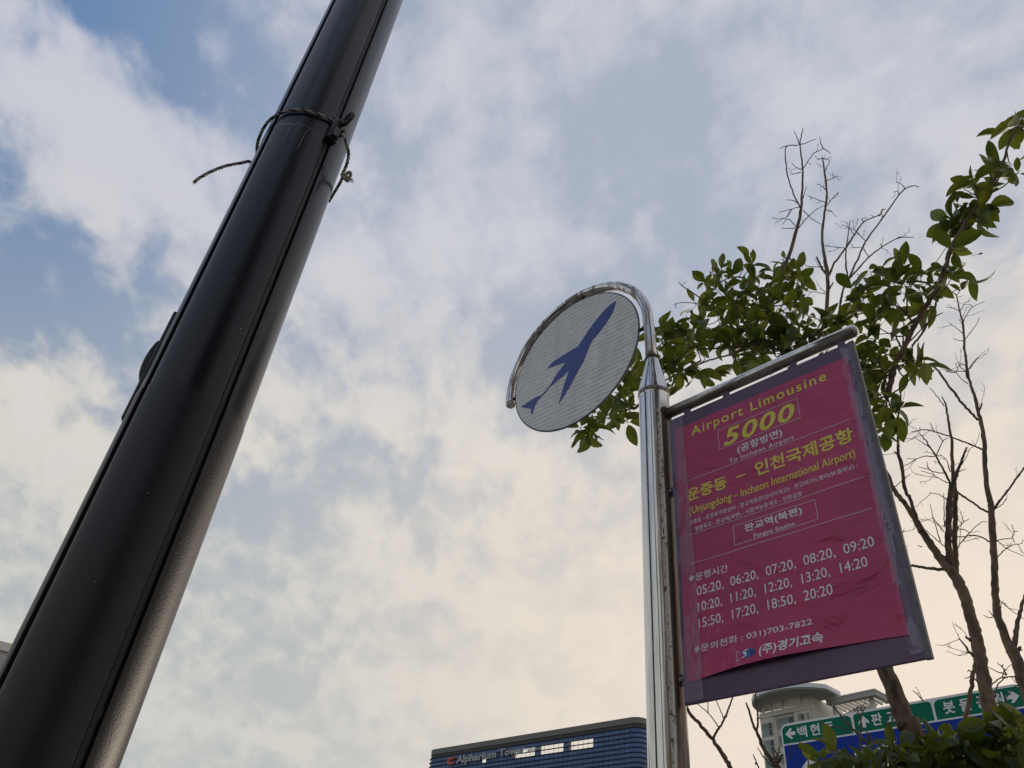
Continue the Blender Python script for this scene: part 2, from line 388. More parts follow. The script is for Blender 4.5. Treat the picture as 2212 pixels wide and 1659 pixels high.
# ------------------------------------------------------------------ the ground
def m_paving():
    m = mat('paving', (.25, .24, .22), .8); t = NT(m)
    b = t.n('ShaderNodeTexBrick'); t.l(t.coord(), b.inputs['Vector']); b.inputs['Scale'].default_value = 3.3
    b.inputs['Color1'].default_value = (.27, .26, .24, 1); b.inputs['Color2'].default_value = (.22, .21, .20, 1); b.inputs['Mortar'].default_value = (.1, .1, .1, 1)
    t.l(b.outputs[0], t.b.inputs['Base Color']); return m
g = MB().add([(-2500, -2500, 0), (2500, -2500, 0), (2500, 2500, 0), (-2500, 2500, 0)], [(0, 1, 2, 3)]).build('ground', m_noisy('earth_and_grass', (.06, .07, .04), (.12, .11, .08), .2, .95), kind='structure')
YAW = R(-47.3)
Mst = Matrix.Rotation(YAW, 4, 'Z')
def strip(name, y0, y1, z, m, z0=None):
    b = MB()
    if z0 is None: b.add([Mst @ Vector(p) for p in ((-300, y0, z), (300, y0, z), (300, y1, z), (-300, y1, z))], [(0, 1, 2, 3)])
    else: b.box(-300, 300, y0, y1, z0, z, M=Mst)
    return b.build(name, m, kind='structure')
strip('pavement', -3.0, 4.6, .012, m_paving())
M_KERB = m_noisy('kerb_granite', (.36, .35, .34), (.28, .27, .26), 20, .8)
strip('kerb', -3.2, -3.0, .012, M_KERB, -.14)
strip('road', -22, -3.2, .004, m_noisy('asphalt', (.05, .05, .05), (.065, .065, .065), 90, .9, .3, .004))
strip('road_marking', -12.6, -12.45, .009, mat('yellow_line_paint', (.6, .42, .05), .7))

# ------------------------------------------------------------------ the black lamp post on the left
A0 = Vector((-0.75752702, 1.57754645, 1.8)); A1 = Vector((-0.73504295, 1.62114523, 4.7))
lean = (A1 - A0).normalized(); base0 = A0 - lean * (1.8 / lean.z)
xax = (Vector((-base0.x, -base0.y, 0))).normalized(); xax = (xax - lean * xax.dot(lean)).normalized(); yax = lean.cross(xax)
post = thing('lamp_post', 'tall black metal post with slotted sides and a rope tied round it', 'lamp post', base0)
post.rotation_euler = Matrix((xax, yax, lean)).transposed().to_euler()
SL = [26.3, 116.3, 206.3, 296.3]
def post_profile(r):
    P = []
    a = -40.0
    hw, lip = 4.9, 3.4
    seq = []
    for s in SL:
        seq.append(s)
    ang = SL[0] + hw
    for i, s in enumerate(SL):
        nxt = SL[(i + 1) % 4] + (360 if i == 3 else 0)
        for k in range(23):
            q = s + hw + (nxt - s - 2 * hw) * k / 22
            rr = r
            if k in (0, 22): rr = r - .0012
            P.append((q, rr))
        P += [(nxt - hw + .15, r - .004), (nxt - hw + .2, r - .011), (nxt + hw - .2, r - .011), (nxt + hw - .15, r - .004)]
    return P
def shaft(r, z0, z1, nz=2):
    P = post_profile(r); n = len(P); b = MB(); vs = []
    for i in range(nz):
        z = z0 + (z1 - z0) * i / (nz - 1)
        for q, rr in P: vs.append((rr * math.cos(R(q)), rr * math.sin(R(q)), z))
    fs = [(i * n + k, i * n + (k + 1) % n, (i + 1) * n + (k + 1) % n, (i + 1) * n + k) for i in range(nz - 1) for k in range(n)]
    fs += [tuple(reversed(range(n))), tuple((nz - 1) * n + k for k in range(n))]
    b.add(vs, fs, False); return b
SEAM = 2.585
def smooth_by_angle(o, ang=25):
    me = o.data; me.polygons.foreach_set('use_smooth', [True] * len(me.polygons))
    bm = bmesh.new(); bm.from_mesh(me)
    for e in bm.edges:
        if len(e.link_faces) == 2 and e.calc_face_angle(0) > R(ang): e.smooth = False
        elif len(e.link_faces) != 2: e.smooth = False
    bm.to_mesh(me); bm.free()
o = shaft(.1262, SEAM, 9.0).build('upper_shaft', M_BLACK, post); smooth_by_angle(o)
o = shaft(.1276, 0.25, SEAM).build('lower_shaft', M_BLACK, post, label='lower shaft in rough orange-peel black paint'); smooth_by_angle(o)
for s in SL:
    b = MB()
    M = Matrix.Rotation(R(s), 4, 'Z')
    b.box(.1155, .1185, -.0052, .0052, .26, 8.95, M=M)
    b.build('slot_cover', M_SLOT, post)
MB().lathe([(0, .0), (.21, .0), (.21, .03), (.19, .05), (.14, .06), (.14, .25), (.1, .25)], 40).build('base_plate', M_BLACK, post)
# the lamp's arm and head, well above the frame
arm = MB().tube([(0, 0, 8.6), (.4, -.3, 9.1), (1.2, -.9, 9.3), (1.9, -1.4, 9.35)], .035, 10).build('lamp_arm', M_BLACK, post)
MB().box(1.7, 2.3, -1.65, -1.35, 9.3, 9.4, .02).build('lamp_head', M_BLACK, post)
# box with a rounded hump on the far left side
def post_dev():
    b = MB(); M = Matrix.Rotation(R(-103), 4, 'Z')
    b.box(.120, .1315, -.03, .03, 2.52, 2.862, .004, M=M)
    o = b.build('cable_cover', M_DARKPLASTIC, post)
    b = MB(); pts = []
    prof = []
    for k in range(11):
        a = math.pi * k / 10; prof.append((2.70 + .062 * math.cos(a) * -1, .131 + .016 * math.sin(a)))
    vs = []; n = len(prof)
    for yy, sc_ in ((-.026, .75), (-.018, 1), (.018, 1), (.026, .75)):
        for z, x in prof: vs.append(M @ Vector((.130 + (x - .130) * sc_, yy, z)))
    fs = [(i * n + k, i * n + k + 1, (i + 1) * n + k + 1, (i + 1) * n + k) for i in range(3) for k in range(n - 1)]
    fs += [tuple(range(n)), tuple(3 * n + k for k in reversed(range(n)))]
    b.add(vs, fs); b.build('hump', M_DARKPLASTIC, o)
post_dev()
# slot clip with an eye, where the rope is tied
def slot_clip():
    M = Matrix.Rotation(R(26.3), 4, 'Z')
    b = MB(); b.box(.118, .142, -.0185, .0185, 3.625, 3.735, .003, M=M)
    b.box(.140, .156, -.014, .010, 3.628, 3.672, .003, M=M)
    o = b.build('slot_clip', M_DARKPLASTIC, post)
    def ring(cx, cy, cz, r, rt, tilt, n=20):
        pts = []
        Mr = Matrix.Translation((cx, cy, cz)) @ Matrix.Rotation(tilt, 4, 'Y')
        pts = [M @ (Mr @ Vector((r * math.cos(2 * math.pi * k / n), 0, r * 1.25 * math.sin(2 * math.pi * k / n)))) for k in range(n + 1)]
        return MB().tube(pts, rt, 8, caps=False)
    ring(.163, .012, 3.735, .019, .0075, .7).build('eye_ring', M_DARKPLASTIC, o)
    ring(.152, .016, 3.668, .011, .004, -.4).build('eye_ring', M_DARKPLASTIC, o)
slot_clip()
# pale scratches below the rope
def scratches():
    b = MB(); rnd = random.Random(4); r = .1268
    def P(a, z): return Vector((r * math.cos(R(a)), r * math.sin(R(a)), z))
    def line(pts, w):
        for (a0, z0), (a1, z1) in zip(pts, pts[1:]):
            n = 4
            for k in range(n):
                q0 = a0 + (a1 - a0) * k / n; q1 = a0 + (a1 - a0) * (k + 1) / n
                y0 = z0 + (z1 - z0) * k / n; y1 = z0 + (z1 - z0) * (k + 1) / n
                d = Vector(((q1 - q0) * r * math.pi / 180, y1 - y0)); L = d.length; px, pz = -d.y / L * w / 2, d.x / L * w / 2
                da = px / r * 180 / math.pi
                b.add([P(q0 - da, y0 - pz), P(q1 - da, y1 - pz), P(q1 + da, y1 + pz), P(q0 + da, y0 + pz)], [(0, 1, 2, 3)])
    for k in range(7):
        a0 = rnd.uniform(-57, -38); z0 = 3.622 + rnd.uniform(-.006, .006)
        line([(a0, z0), (a0 + rnd.uniform(9, 22), z0 + rnd.uniform(-.004, .007))], .0011)
    line([(-58, 3.612), (-45, 3.622), (-25, 3.625), (-8, 3.624), (4, 3.616), (16, 3.612)], .0010)
    for a, L in ((-49, .13), (-43, .15), (-30, .08), (-8, .10), (-20, .03)):
        line([(a + 4, 3.622), (a, 3.605), (a - 1.5, 3.605 - L)], .0010)
    b.build('scratch_marks', M_SCRATCH, post)
    b = MB()
    for (a, z, w, h_) in ((-38, 4.52, .0035, .006), (-22, 4.50, .003, .007), (-20, 4.49, .002, .003), (-14, 4.52, .0016, .002), (-44, 4.42, .0015, .003), (-30, 4.0, .0012, .0016), (12, 2.79, .0022, .0028), (-24, 2.80, .0012, .0012), (-16, 3.1, .001, .0014), (-34, 2.44, .0016, .0012), (-8, 2.3, .0014, .0014), (36, 3.58, .0018, .0022), (38, 3.57, .001, .002), (-18, 2.1, .0014, .001), (4, 2.5, .001, .0012), (-48, 3.3, .001, .0013)):
        P = [];
        for k in range(7):
            q = 2 * math.pi * k / 7; f = rnd.uniform(.6, 1.2); P.append(Vector((.1282 * math.cos(R(a) + w * f * math.cos(q) / r), .1282 * math.sin(R(a) + w * f * math.cos(q) / r), z + h_ * f * math.sin(q))))
        b.add(P, [tuple(range(7))])
    b.build('paint_chips', M_SCRATCH, post, kind='stuff')
scratches()

# the rope (lies round the post, a thing of its own)
def rope_geo(path, r, turns_per_m=26):
    """three strands laid round each other"""
    fine_p = []
    for i in range(len(path) - 1):
        a, b_ = path[i], path[i + 1]; n = max(2, int((b_ - a).length / .0035))
        fine_p += [a.lerp(b_, k / n) for k in range(n)]
    fine_p.append(path[-1])
    strands = [[], [], []]; t_prev = None; u = None; s = 0
    for i, p in enumerate(fine_p):
        t = (fine_p[min(i + 1, len(fine_p) - 1)] - fine_p[max(i - 1, 0)]).normalized()
        if u is None: u = t.cross(Vector((.3, .2, 1))).normalized()
        u = (u - t * u.dot(t)).normalized(); w = t.cross(u)
        if i: s += (p - fine_p[i - 1]).length
        for k in range(3):
            a = s * turns_per_m * 2 * math.pi + k * 2.094
            strands[k].append(p + (u * math.cos(a) + w * math.sin(a)) * r * .52)
    return strands
def catmull(P, n=8):
    P = [Vector(p) for p in P]; Q = [P[0] * 2 - P[1]] + P + [P[-1] * 2 - P[-2]]; out_ = []
    for i in range(1, len(Q) - 2):
        for k in range(n):
            t = k / n; a, b_, c, d = Q[i - 1], Q[i], Q[i + 1], Q[i + 2]
            out_.append(.5 * ((2 * b_) + (c - a) * t + (2 * a - 5 * b_ + 4 * c - d) * t * t + (3 * b_ - a - 3 * c + d) * t ** 3))
    out_.append(P[-1]); return out_
Mpost = Matrix.Translation(base0) @ Matrix((xax, yax, lean)).transposed().to_4x4()
def onpost(a, z, r=.1335): return Mpost @ Vector((r * math.cos(R(a)), r * math.sin(R(a)), z))
rope = thing('rope', 'frayed grey and navy twisted rope tied round the black post', 'rope', onpost(0, 3.69))
rope_off = Vector(rope.location)
loop = catmull([onpost(23, 3.706, .140), onpost(17, 3.706, .134), onpost(0, 3.696), onpost(-27, 3.690), onpost(-52, 3.685), onpost(-68, 3.684, .134), onpost(-80, 3.670, .137), onpost(-93, 3.645, .138), onpost(-108, 3.625, .138), onpost(-130, 3.61, .138)])
HD = (base0.xy.length)
tail = catmull([onpost(-125, 3.50, .142), at(543, 352, 1.85), at(517, 353, 1.86), at(487, 359, 1.86), at(460, 369, 1.86), at(437, 381, 1.86), at(421, 392, 1.86)])
drop = catmull([onpost(34, 3.70, .150), onpost(42, 3.69, .141), at(741, 290, 1.62), at(749, 312, 1.62), at(753, 335, 1.64), at(748, 358, 1.66), at(740, 376, 1.68), at(737, 390, 1.70), onpost(112, 3.56, .142)])
for path, nm in ((loop, 'rope_loop'), (tail, 'loose_end'), (drop, 'hanging_length')):
    st = rope_geo([p - rope_off for p in path], .0052)
    b = MB()
    for q in st[:2]: b.tube(q, .0028, 6)
    part = b.build(nm, M_ROPE, rope)
    MB().tube(st[2], .0028, 6).build('dark_strand', M_ROPE2, part)
def knot():
    b = MB(); c = at(747, 381, 1.66) - rope_off; rnd = random.Random(3)
    pts = [c + Vector((math.sin(2 * q) * .011 + .004 * math.cos(q), math.cos(3 * q) * .008, math.sin(q) * .013)) for q in [2 * math.pi * k / 30 for k in range(31)]]
    b.tube(pts, .0052, 7)
    k = b.build('knot', M_ROPE, rope)
    f = MB()
    for (c0, tip) in ((at(748, 383, 1.66), at(761, 391, 1.66)),):
        for i in range(18):
            a = c0 - rope_off + Vector([rnd.uniform(-.003, .003) for _ in range(3)]); e_ = tip - rope_off + Vector([rnd.uniform(-.006, .006) for _ in range(3)])
            f.tube([a, a.lerp(e_, .5) + Vector([rnd.uniform(-.002, .002) for _ in range(3)]), e_], [.0013, .001, .0005], 4)
    f.build('frayed_strands', M_ROPE, rope, kind='stuff')
    f = MB(); c0, tip = at(424, 389, 1.86) - rope_off, at(418, 395, 1.86) - rope_off
    for i in range(14):
        a = c0 + Vector([rnd.uniform(-.003, .003) for _ in range(3)]); e_ = tip + Vector([rnd.uniform(-.004, .004) for _ in range(3)])
        f.tube([a, e_], [.0012, .0006], 4)
    f.build('frayed_strands', M_ROPE, rope, kind='stuff')
knot()

# ------------------------------------------------------------------ the bus stop sign
sign = thing('bus_stop_sign', 'stainless steel bus stop post with airplane disc and crimson timetable board', 'bus stop sign', (0.40608, 1.79463, 0), YAW)
MB().lathe([(.0, .0), (.11, .0), (.11, .012), (.0445, .014)], 40).build('base_flange', M_STEEL2, sign)
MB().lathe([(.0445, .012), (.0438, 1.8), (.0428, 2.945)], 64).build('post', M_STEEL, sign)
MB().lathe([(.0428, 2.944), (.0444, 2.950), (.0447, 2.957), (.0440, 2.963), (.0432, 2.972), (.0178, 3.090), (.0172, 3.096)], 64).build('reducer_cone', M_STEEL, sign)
MB().lathe([(.0430, 2.9455), (.0452, 2.9515), (.0455, 2.957), (.0448, 2.9605), (.0434, 2.964)], 64).build('weld_bead', m_noisy('dull_weld', (.30, .27, .25), (.10, .075, .06), 60, .5, .8, .002, metal=.8), sign)
MB().lathe([(.0176, 3.087), (.0190, 3.092), (.0186, 3.099), (.0168, 3.103)], 40).build('weld_bead', M_WELD, sign, label='dark rusty weld bead at the top of the cone')
def hoop():
    c = (-.3037, 3.251); rr = .294; P = [Vector((-.004, 0, 3.088)), Vector((-.0045, 0, 3.15)), Vector((-.0065, 0, 3.21))]
    for k in range(64):
        a = R(0 + 189.0 * k / 63); P.append(Vector((c[0] + rr * math.cos(a), 0, c[1] + rr * math.sin(a))))
    b = MB().tube(P, .0168, 24)
    o = b.build('hoop_tube', M_STEEL2, sign)
    e_ = P[-1]; t = (P[-1] - P[-2]).normalized()
    MB().tube([e_, e_ + t * .003, e_ + t * .005], [.0168, .0155, .009], 24).build('end_cap', M_STEEL2, o)
hoop()
def disc():
    cx_, cz = -.3068, 3.2537; r = .2639; th = .0035; b = MB(); n = 128; y0 = -.006
    rings = [(0, y0), (r - .004, y0), (r, y0 + .0012), (r, y0 + th), (r - .003, y0 + th + .001), (0, y0 + th + .001)]
    vs = []
    for rr, y in rings:
        for k in range(n):
            a = 2 * math.pi * k / n; vs.append((cx_ + max(rr, .0001) * math.cos(a), y, cz + max(rr, .0001) * math.sin(a)))
    fs = [(i * n + k, i * n + (k + 1) % n, (i + 1) * n + (k + 1) % n, (i + 1) * n + k) for i in range(len(rings) - 1) for k in range(n)]
    b.add(vs, fs); d = b.build('disc', M_DISC, sign)
    e_ = MB(); pts = [Vector((cx_ + (r + .0004) * math.cos(2 * math.pi * k / 96), y0 + .003, cz + (r + .0004) * math.sin(2 * math.pi * k / 96))) for k in range(97)]
    e_.tube(pts, .0032, 6, caps=False).build('rim', M_DISCEDGE, d)
    poly = [(-.1283, 3.414), (-.1427, 3.371), (-.1711, 3.3383), (-.2000, 3.3130), (-.2270, 3.2950), (-.2400, 3.2750), (-.2639, 3.2216), (-.2890, 3.1900), (-.3140, 3.1500), (-.3623, 3.0943), (-.3436, 3.1636), (-.3223, 3.2171),
            (-.3693, 3.2), (-.405, 3.1885), (-.4372, 3.1663), (-.4551, 3.1574), (-.4700, 3.1395), (-.480, 3.1058), (-.4862, 3.1201), (-.4843, 3.1336), (-.5365, 3.1651), (-.4658, 3.1743), (-.4407, 3.1709), (-.4054, 3.1946), (-.3741, 3.2321),
            (-.3393, 3.2607), (-.4232, 3.2772), (-.3993, 3.294), (-.3502, 3.2983), (-.29, 3.302), (-.267, 3.3261), (-.2439, 3.3501), (-.2121, 3.3784), (-.1744, 3.4032), (-.150, 3.4115)]
    MB().prism(poly, y0 - .0012, y0 - .0002).build('airplane_symbol', M_PLANE, d)
    for (x, z, x1, z1) in ((-.0445, 3.233, -.016, 3.233), (-.275, 3.514, -.280, 3.535), (-.568, 3.222, -.590, 3.222)):
        MB().tube([(x, -.003, z), (x1, -.001, z1)], .006, 8).build('weld_tab', M_WELD, sign)
disc()
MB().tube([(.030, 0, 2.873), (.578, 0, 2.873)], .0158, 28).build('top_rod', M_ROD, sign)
MB().tube([(.577, 0, 2.873), (.580, 0, 2.873), (.585, 0, 2.873)], [.0158, .0152, .010], 28).build('rod_end_cap', M_STEEL2, sign)
MB().lathe([(.0155, .034), (.024, .036), (.022, .042), (.016, .046)], 28, M=Matrix.Translation((0, 0, 2.873)) @ Matrix.Rotation(R(90), 4, 'Y')).build('weld_bead', M_WELD, sign)
# board
BX, BZ, SCL = .051, 2.841, .985
BWd, BHt = .5268 * SCL, .7689 * SCL
FY = -.006                                       # the face turned to the camera
MB().box(BX, BX + BWd, FY, FY + .008, BZ - BHt, BZ, .0012).build('board', M_PURPLE, sign)
board = sign.children[-1]
b = MB(); b.box(BX + BWd - .0115, BX + BWd + .0012, FY - .0012, FY + .0092, BZ - BHt - .0008, BZ + .0008, .0006)
b.build('edge_strip', M_EDGE, board)
for x in (.085, .205, .395, .520):
    MB().box(BX + x - .009 - .03, BX + x + .009 - .03, -.004, .004, BZ - .004, 2.862, .001).build('hanger_tab', M_PURPLE, sign)
for z in (2.62, 2.14):
    MB().box(.036, BX + .004, -.004, .004, z - .012, z + .012, .001).build('side_bracket', M_PURPLE, sign)
    MB().tube([(.046, -.006, z), (.046, -.010, z)], .005, 6).build('bolt', M_STEEL2, sign)
def bulge(u, v):
    k = max(0.0, (-v - .44) / .28); w = math.sin(math.pi * min(1, max(0, (u - .03) / .465)))
    side = .6 + .4 * math.sin(u * 9 + .6)
    wr = .0007 * math.sin(u * 38 + v * 22) * math.sin(v * 31) + .0006 * mnoise.noise(Vector((u * 14, v * 9, 1)))
    return .0016 + .017 * k ** 2.6 * w * side + max(-.0008, wr) + .0022 * math.exp(-((v + .62 + .1 * math.sin(u * 8)) / .02) ** 2) * w
def wp(u, v, lift=0.0):
    return Vector((BX + u * SCL, FY - bulge(u, v) - lift, BZ + v * SCL))
def poster():
    nu, nv = 56, 84; vs = []; fs = []
    for j in range(nv + 1):
        for i in range(nu + 1):
            fu, fv = i / nu, j / nv
            u0 = .0157 + (.0085 - .0157) * fv; u1 = .5065 + (.4985 - .5065) * fv
            u = u0 + (u1 - u0) * fu
            vb = -.7215 + .0075 * math.sin(math.pi * min(1, max(0, (fu - .06) / .94))) ** .8
            vt = -.0405
            vs.append(wp(u, vt + (vb - vt) * fv))
    for j in range(nv):
        for i in range(nu): a = j * (nu + 1) + i; fs.append((a, a + 1, a + nu + 2, a + nu + 1))
    n = len(vs)
    vs2 = [v + Vector((0, .0004, 0)) for v in vs]
    b = MB(); b.add(vs, fs, True); b.add(vs2, [tuple(reversed(f)) for f in fs], True)
    return b.build('poster', M_POSTER, sign)
post_obj = poster()

_fc = bpy.data.curves.new('lettering_source', 'FONT'); _fo = bpy.data.objects.new('lettering_source', _fc); col.objects.link(_fo)
def text_geo(s, bold=0.0, shear=0.0, space=1.0, res=3):
    _fc.body = s; _fc.size = 1; _fc.offset = bold; _fc.shear = shear; _fc.space_character = space; _fc.resolution_u = res
    dg = bpy.context.evaluated_depsgraph_get(); dg.update()
    me = bpy.data.meshes.new_from_object(_fo.evaluated_get(dg))
    vs = [v.co.copy() for v in me.vertices]; fs = [tuple(p.vertices) for p in me.polygons]
    bpy.data.meshes.remove(me); return vs, fs
def bbox(vs): return min(v.x for v in vs), max(v.x for v in vs), min(v.y for v in vs), max(v.y for v in vs)
def fit_text(s, W, Hh, ref, bold=0, shear=0, space=1.0):
    vs, fs = text_geo(s, bold, shear, space); rv, _ = text_geo(ref, bold, 0)
    x0, x1, _, _ = bbox(vs); _, _, ry0, ry1 = bbox(rv)
    sx = W / (x1 - x0); sy = Hh / (ry1 - ry0)
    return [Vector(((v.x - x0) * sx, (v.y - ry0) * sy, 0)) for v in vs], fs
def cut_long(vs, fs): return vs, fs
def letter(s, u, v, W, Hh, m, ref='H', bold=0, shear=0, space=1.0, label=None, lift=.0006):
    vs, fs = fit_text(s, W, Hh, ref, bold, shear, space)
    words = [s]
    if ',  ' in s: words = s.split('  ')
    if s == 'Airport Limousine': words = s.split(' ')
    groups = [fs]
    if len(words) > 1:                                  # every time of departure is a piece of its own
        order = sorted(range(len(fs)), key=lambda i: min(vs[k].x for k in fs[i])); groups = []; gaps = []; right = None
        for i in order:
            a = min(vs[k].x for k in fs[i]); e_ = max(vs[k].x for k in fs[i])
            if right is not None and a > right: gaps.append((a - right, a))
            right = e_ if right is None else max(right, e_)
        cuts = sorted(x for _, x in sorted(gaps, reverse=True)[:len(words) - 1])
        groups = [[] for _ in words]
        for f in fs: groups[sum(1 for c in cuts if min(vs[k].x for k in f) >= c - 1e-6)].append(f)
    for w, g_ in zip(words, groups):
        used = sorted({k for f in g_ for k in f}); ix = {k: j for j, k in enumerate(used)}
        b = MB(); b.add([wp(u + vs[k].x, v + vs[k].y, lift) for k in used], [tuple(ix[k] for k in f) for f in g_])
        o = b.build('lettering', m, post_obj); o['label'] = 'lettering that reads ' + w.strip(', ')
    return o
K = '한'
letter('Airport Limousine', .0678, -.0830, .3803, .0290, M_YEL, 'H', .014, 0, 1.18)
letter('5000', .1600, -.1560, .1980, .0500, M_YEL, '0', .024, .22, 1.12)
letter('(공항방면)', .1953, -.1900, .1222, .0225, M_WHT, K, .014)
letter('To Incheon Airport', .1703, -.2105, .1737, .0120, M_WHT, 'H', .004, 0, 1.15)
letter('운중동', .0425, -.2750, .1150, .0355, M_YEL, K, .024)
letter('–', .1852, -.2680, .0240, .0330, M_YEL, K, .022)
letter('인천국제공항', .2358, -.2735, .2438, .0385, M_YEL, K, .024)
letter('(Unjungdong – Incheon International Airport)', .0462, -.3140, .4286, .0215, M_YEL, 'H', .010)
letter('운중동 - 운중동주민센터 - 판교박물관(성내미육교) - 판교테크노벨리(SK플래닛) -', .0442, -.3420, .4300, .0122, M_WHT, K, .001)
letter('벌말육교 - 판교역(북편) - 시흥하늘휴게소 - 인천공항', .0595, -.3640, .2809, .0122, M_WHT, K, .001)
letter('판교역(북편)', .1905, -.4085, .1431, .0200, M_WHT, K, .020)
letter('Pangyo Station', .2117, -.4305, .1011, .0105, M_WHT, 'H', .006, 0, 1.08)
letter('운행시간', .0513, -.4925, .0865, .0190, M_WHT, K, .004)
letter('05:20,  06:20,  07:20,  08:20,  09:20', .0515, -.5300, .4213, .0228, M_WHT, '0', .001, 0, 1.0)
letter('10:20,  11:20,  12:20,  13:20,  14:20', .0521, -.5690, .3990, .0228, M_WHT, '0', .001, 0, 1.0)
letter('15:50,  17:20,  18:50,  20:20', .0508, -.6080, .3200, .0228, M_WHT, '0', .001, 0, 1.0)
letter('문의전화 : 031)703-7822', .0525, -.6625, .2663, .0165, M_WHT, K, .004)
letter('(주)경기고속', .1970, -.7025, .1400, .0225, M_WHT, K, .022, .12)
def rules():
    def seg(b, u0, v0, u1, v1, w=.0011):
        n = max(1, int(max(abs(u1 - u0), abs(v1 - v0)) / .02))
        d = Vector((u1 - u0, v1 - v0)).normalized(); px_, pv = -d.y * w / 2, d.x * w / 2
        for k in range(n):
            a0, a1 = k / n, (k + 1) / n
            p = (u0 + (u1 - u0) * a0, v0 + (v1 - v0) * a0); q = (u0 + (u1 - u0) * a1, v0 + (v1 - v0) * a1)
            b.add([wp(p[0] - px_, p[1] - pv, .0006), wp(q[0] - px_, q[1] - pv, .0006), wp(q[0] + px_, q[1] + pv, .0006), wp(p[0] + px_, p[1] + pv, .0006)], [(0, 1, 2, 3)])
    for (u0, v0, u1, v1) in ((.1470, -.1005, .3680, -.1588), (.1616, -.3840, .3670, -.4334)):
        b = MB(); seg(b, u0, v0, u1, v0); seg(b, u1, v0, u1, v1); seg(b, u1, v1, u0, v1); seg(b, u0, v1, u0, v0); b.build('ruled_box', M_SILVER, post_obj)
    for (u0, v0, u1, v1) in ((.0503, -.2152, .4815, -.2152), (.0404, -.3690, .4828, -.3690), (.0369, -.4462, .4834, -.4462)):
        b = MB(); seg(b, u0, v0, u1, v1); b.build('ruled_line', M_SILVER, post_obj)
rules()
def diamond(u, v, r=.0062):
    b = MB()
    def ringd(r0, r1):
        for k in range(4):
            a0, a1 = math.pi / 2 * k, math.pi / 2 * (k + 1)
            b.add([wp(u + r0 * math.cos(a0), v + r0 * 1.1 * math.sin(a0), .0007), wp(u + r1 * math.cos(a0), v + r1 * 1.1 * math.sin(a0), .0007), wp(u + r1 * math.cos(a1), v + r1 * 1.1 * math.sin(a1), .0007), wp(u + r0 * math.cos(a1), v + r0 * 1.1 * math.sin(a1), .0007)], [(0, 1, 2, 3)])
    ringd(.0001, r * .62); ringd(r * .85, r)
    b.build('diamond_mark', M_WHT, post_obj)
diamond(.0399, -.4828, .0085); diamond(.0426, -.6543, .0085)
def logo():
    def poly(name, pts, m, lift):
        from mathutils.geometry import tessellate_polygon
        b = MB(); b.add([wp(u, v, lift) for u, v in pts], [tuple(t) for t in tessellate_polygon([[Vector((u, v, 0)) for u, v in pts]])]); b.build(name, m, post_obj)
    u, v = .1437, -.7045
    # outlined K stem
    b = MB()
    for (a, c, d, e_) in ((0, 0, 0, .0215), (0, .0215, .006, .0215), (.006, .0215, .0065, .012), (0, 0, .0055, 0), (.0055, 0, .006, .004)):
        dx, dv = d - a, e_ - c; L = math.hypot(dx, dv); px, pv = -dv / L * .0004, dx / L * .0004
        b.add([wp(u + a - px, v + c - pv, .0007), wp(u + d - px, v + e_ - pv, .0007), wp(u + d + px, v + e_ + pv, .0007), wp(u + a + px, v + c + pv, .0007)], [(0, 1, 2, 3)])
    b.build('logo_outline', M_WHT, post_obj)
    P = []
    for k in range(24):
        a = 2 * math.pi * k / 24; P.append((u + .029 + .0165 * math.cos(a), v + .0125 + .0098 * math.sin(a)))
    poly('logo_oval', P, M_LBLUE, .0007)
    P = [(u + .028 + .011 * math.cos(R(-90 + 12 * k)) + .004, v + .0125 + .0066 * math.sin(R(-90 + 12 * k))) for k in range(16)]
    poly('logo_letter', P, mat('dark_blue_print', (.01, .035, .17), .5), .0011)
    sp = [(.012, .004), (.016, .006), (.021, .0085), (.0205, .0115), (.016, .0135), (.0165, .0175), (.023, .0208), (.031, .0212), (.024, .0185), (.0205, .0165), (.0245, .0135), (.0250, .0085), (.020, .0045), (.015, .0028)]
    poly('logo_swoosh', [(u + a, v + c) for a, c in sp], M_WHT, .0015)
logo()
def tape(u0, u1, v0, v1, seed, torn):
    rnd = random.Random(seed); nu, nv = 8, 90; vs = []; fs = []
    for j in range(nv + 1):
        v = v0 + (v1 - v0) * j / nv
        for i in range(nu + 1):
            u = u0(v) + (u1(v) - u0(v)) * i / nu
            if torn and i == (0 if torn < 0 else nu): u += .004 * mnoise.noise(Vector((v * 40, seed, 0)))
            z = .0028 + .0012 * mnoise.noise(Vector((u * 60, v * 22, seed))) + (bulge(u, v) if u > .0 else .0016)
            vs.append(Vector((BX + u * SCL, FY - z, BZ + v * SCL)))
    for j in range(nv):
        for i in range(nu): a = j * (nu + 1) + i; fs.append((a, a + 1, a + nu + 2, a + nu + 1))
    return MB().add(vs, fs, True).build('tape', M_TAPE, sign)
tape(lambda v: .0015, lambda v: .0445 + .009 * min(1, -v / .5), -.003, -.7655, 3, 0)
tape(lambda v: .4925 - .001 * v, lambda v: .5135, -.012, -.759, 8, -1)
tape(lambda v: .4990, lambda v: .5185, -.010, -.757, 12, -1)
bpy.data.objects.remove(_fo, do_unlink=False) if False else None

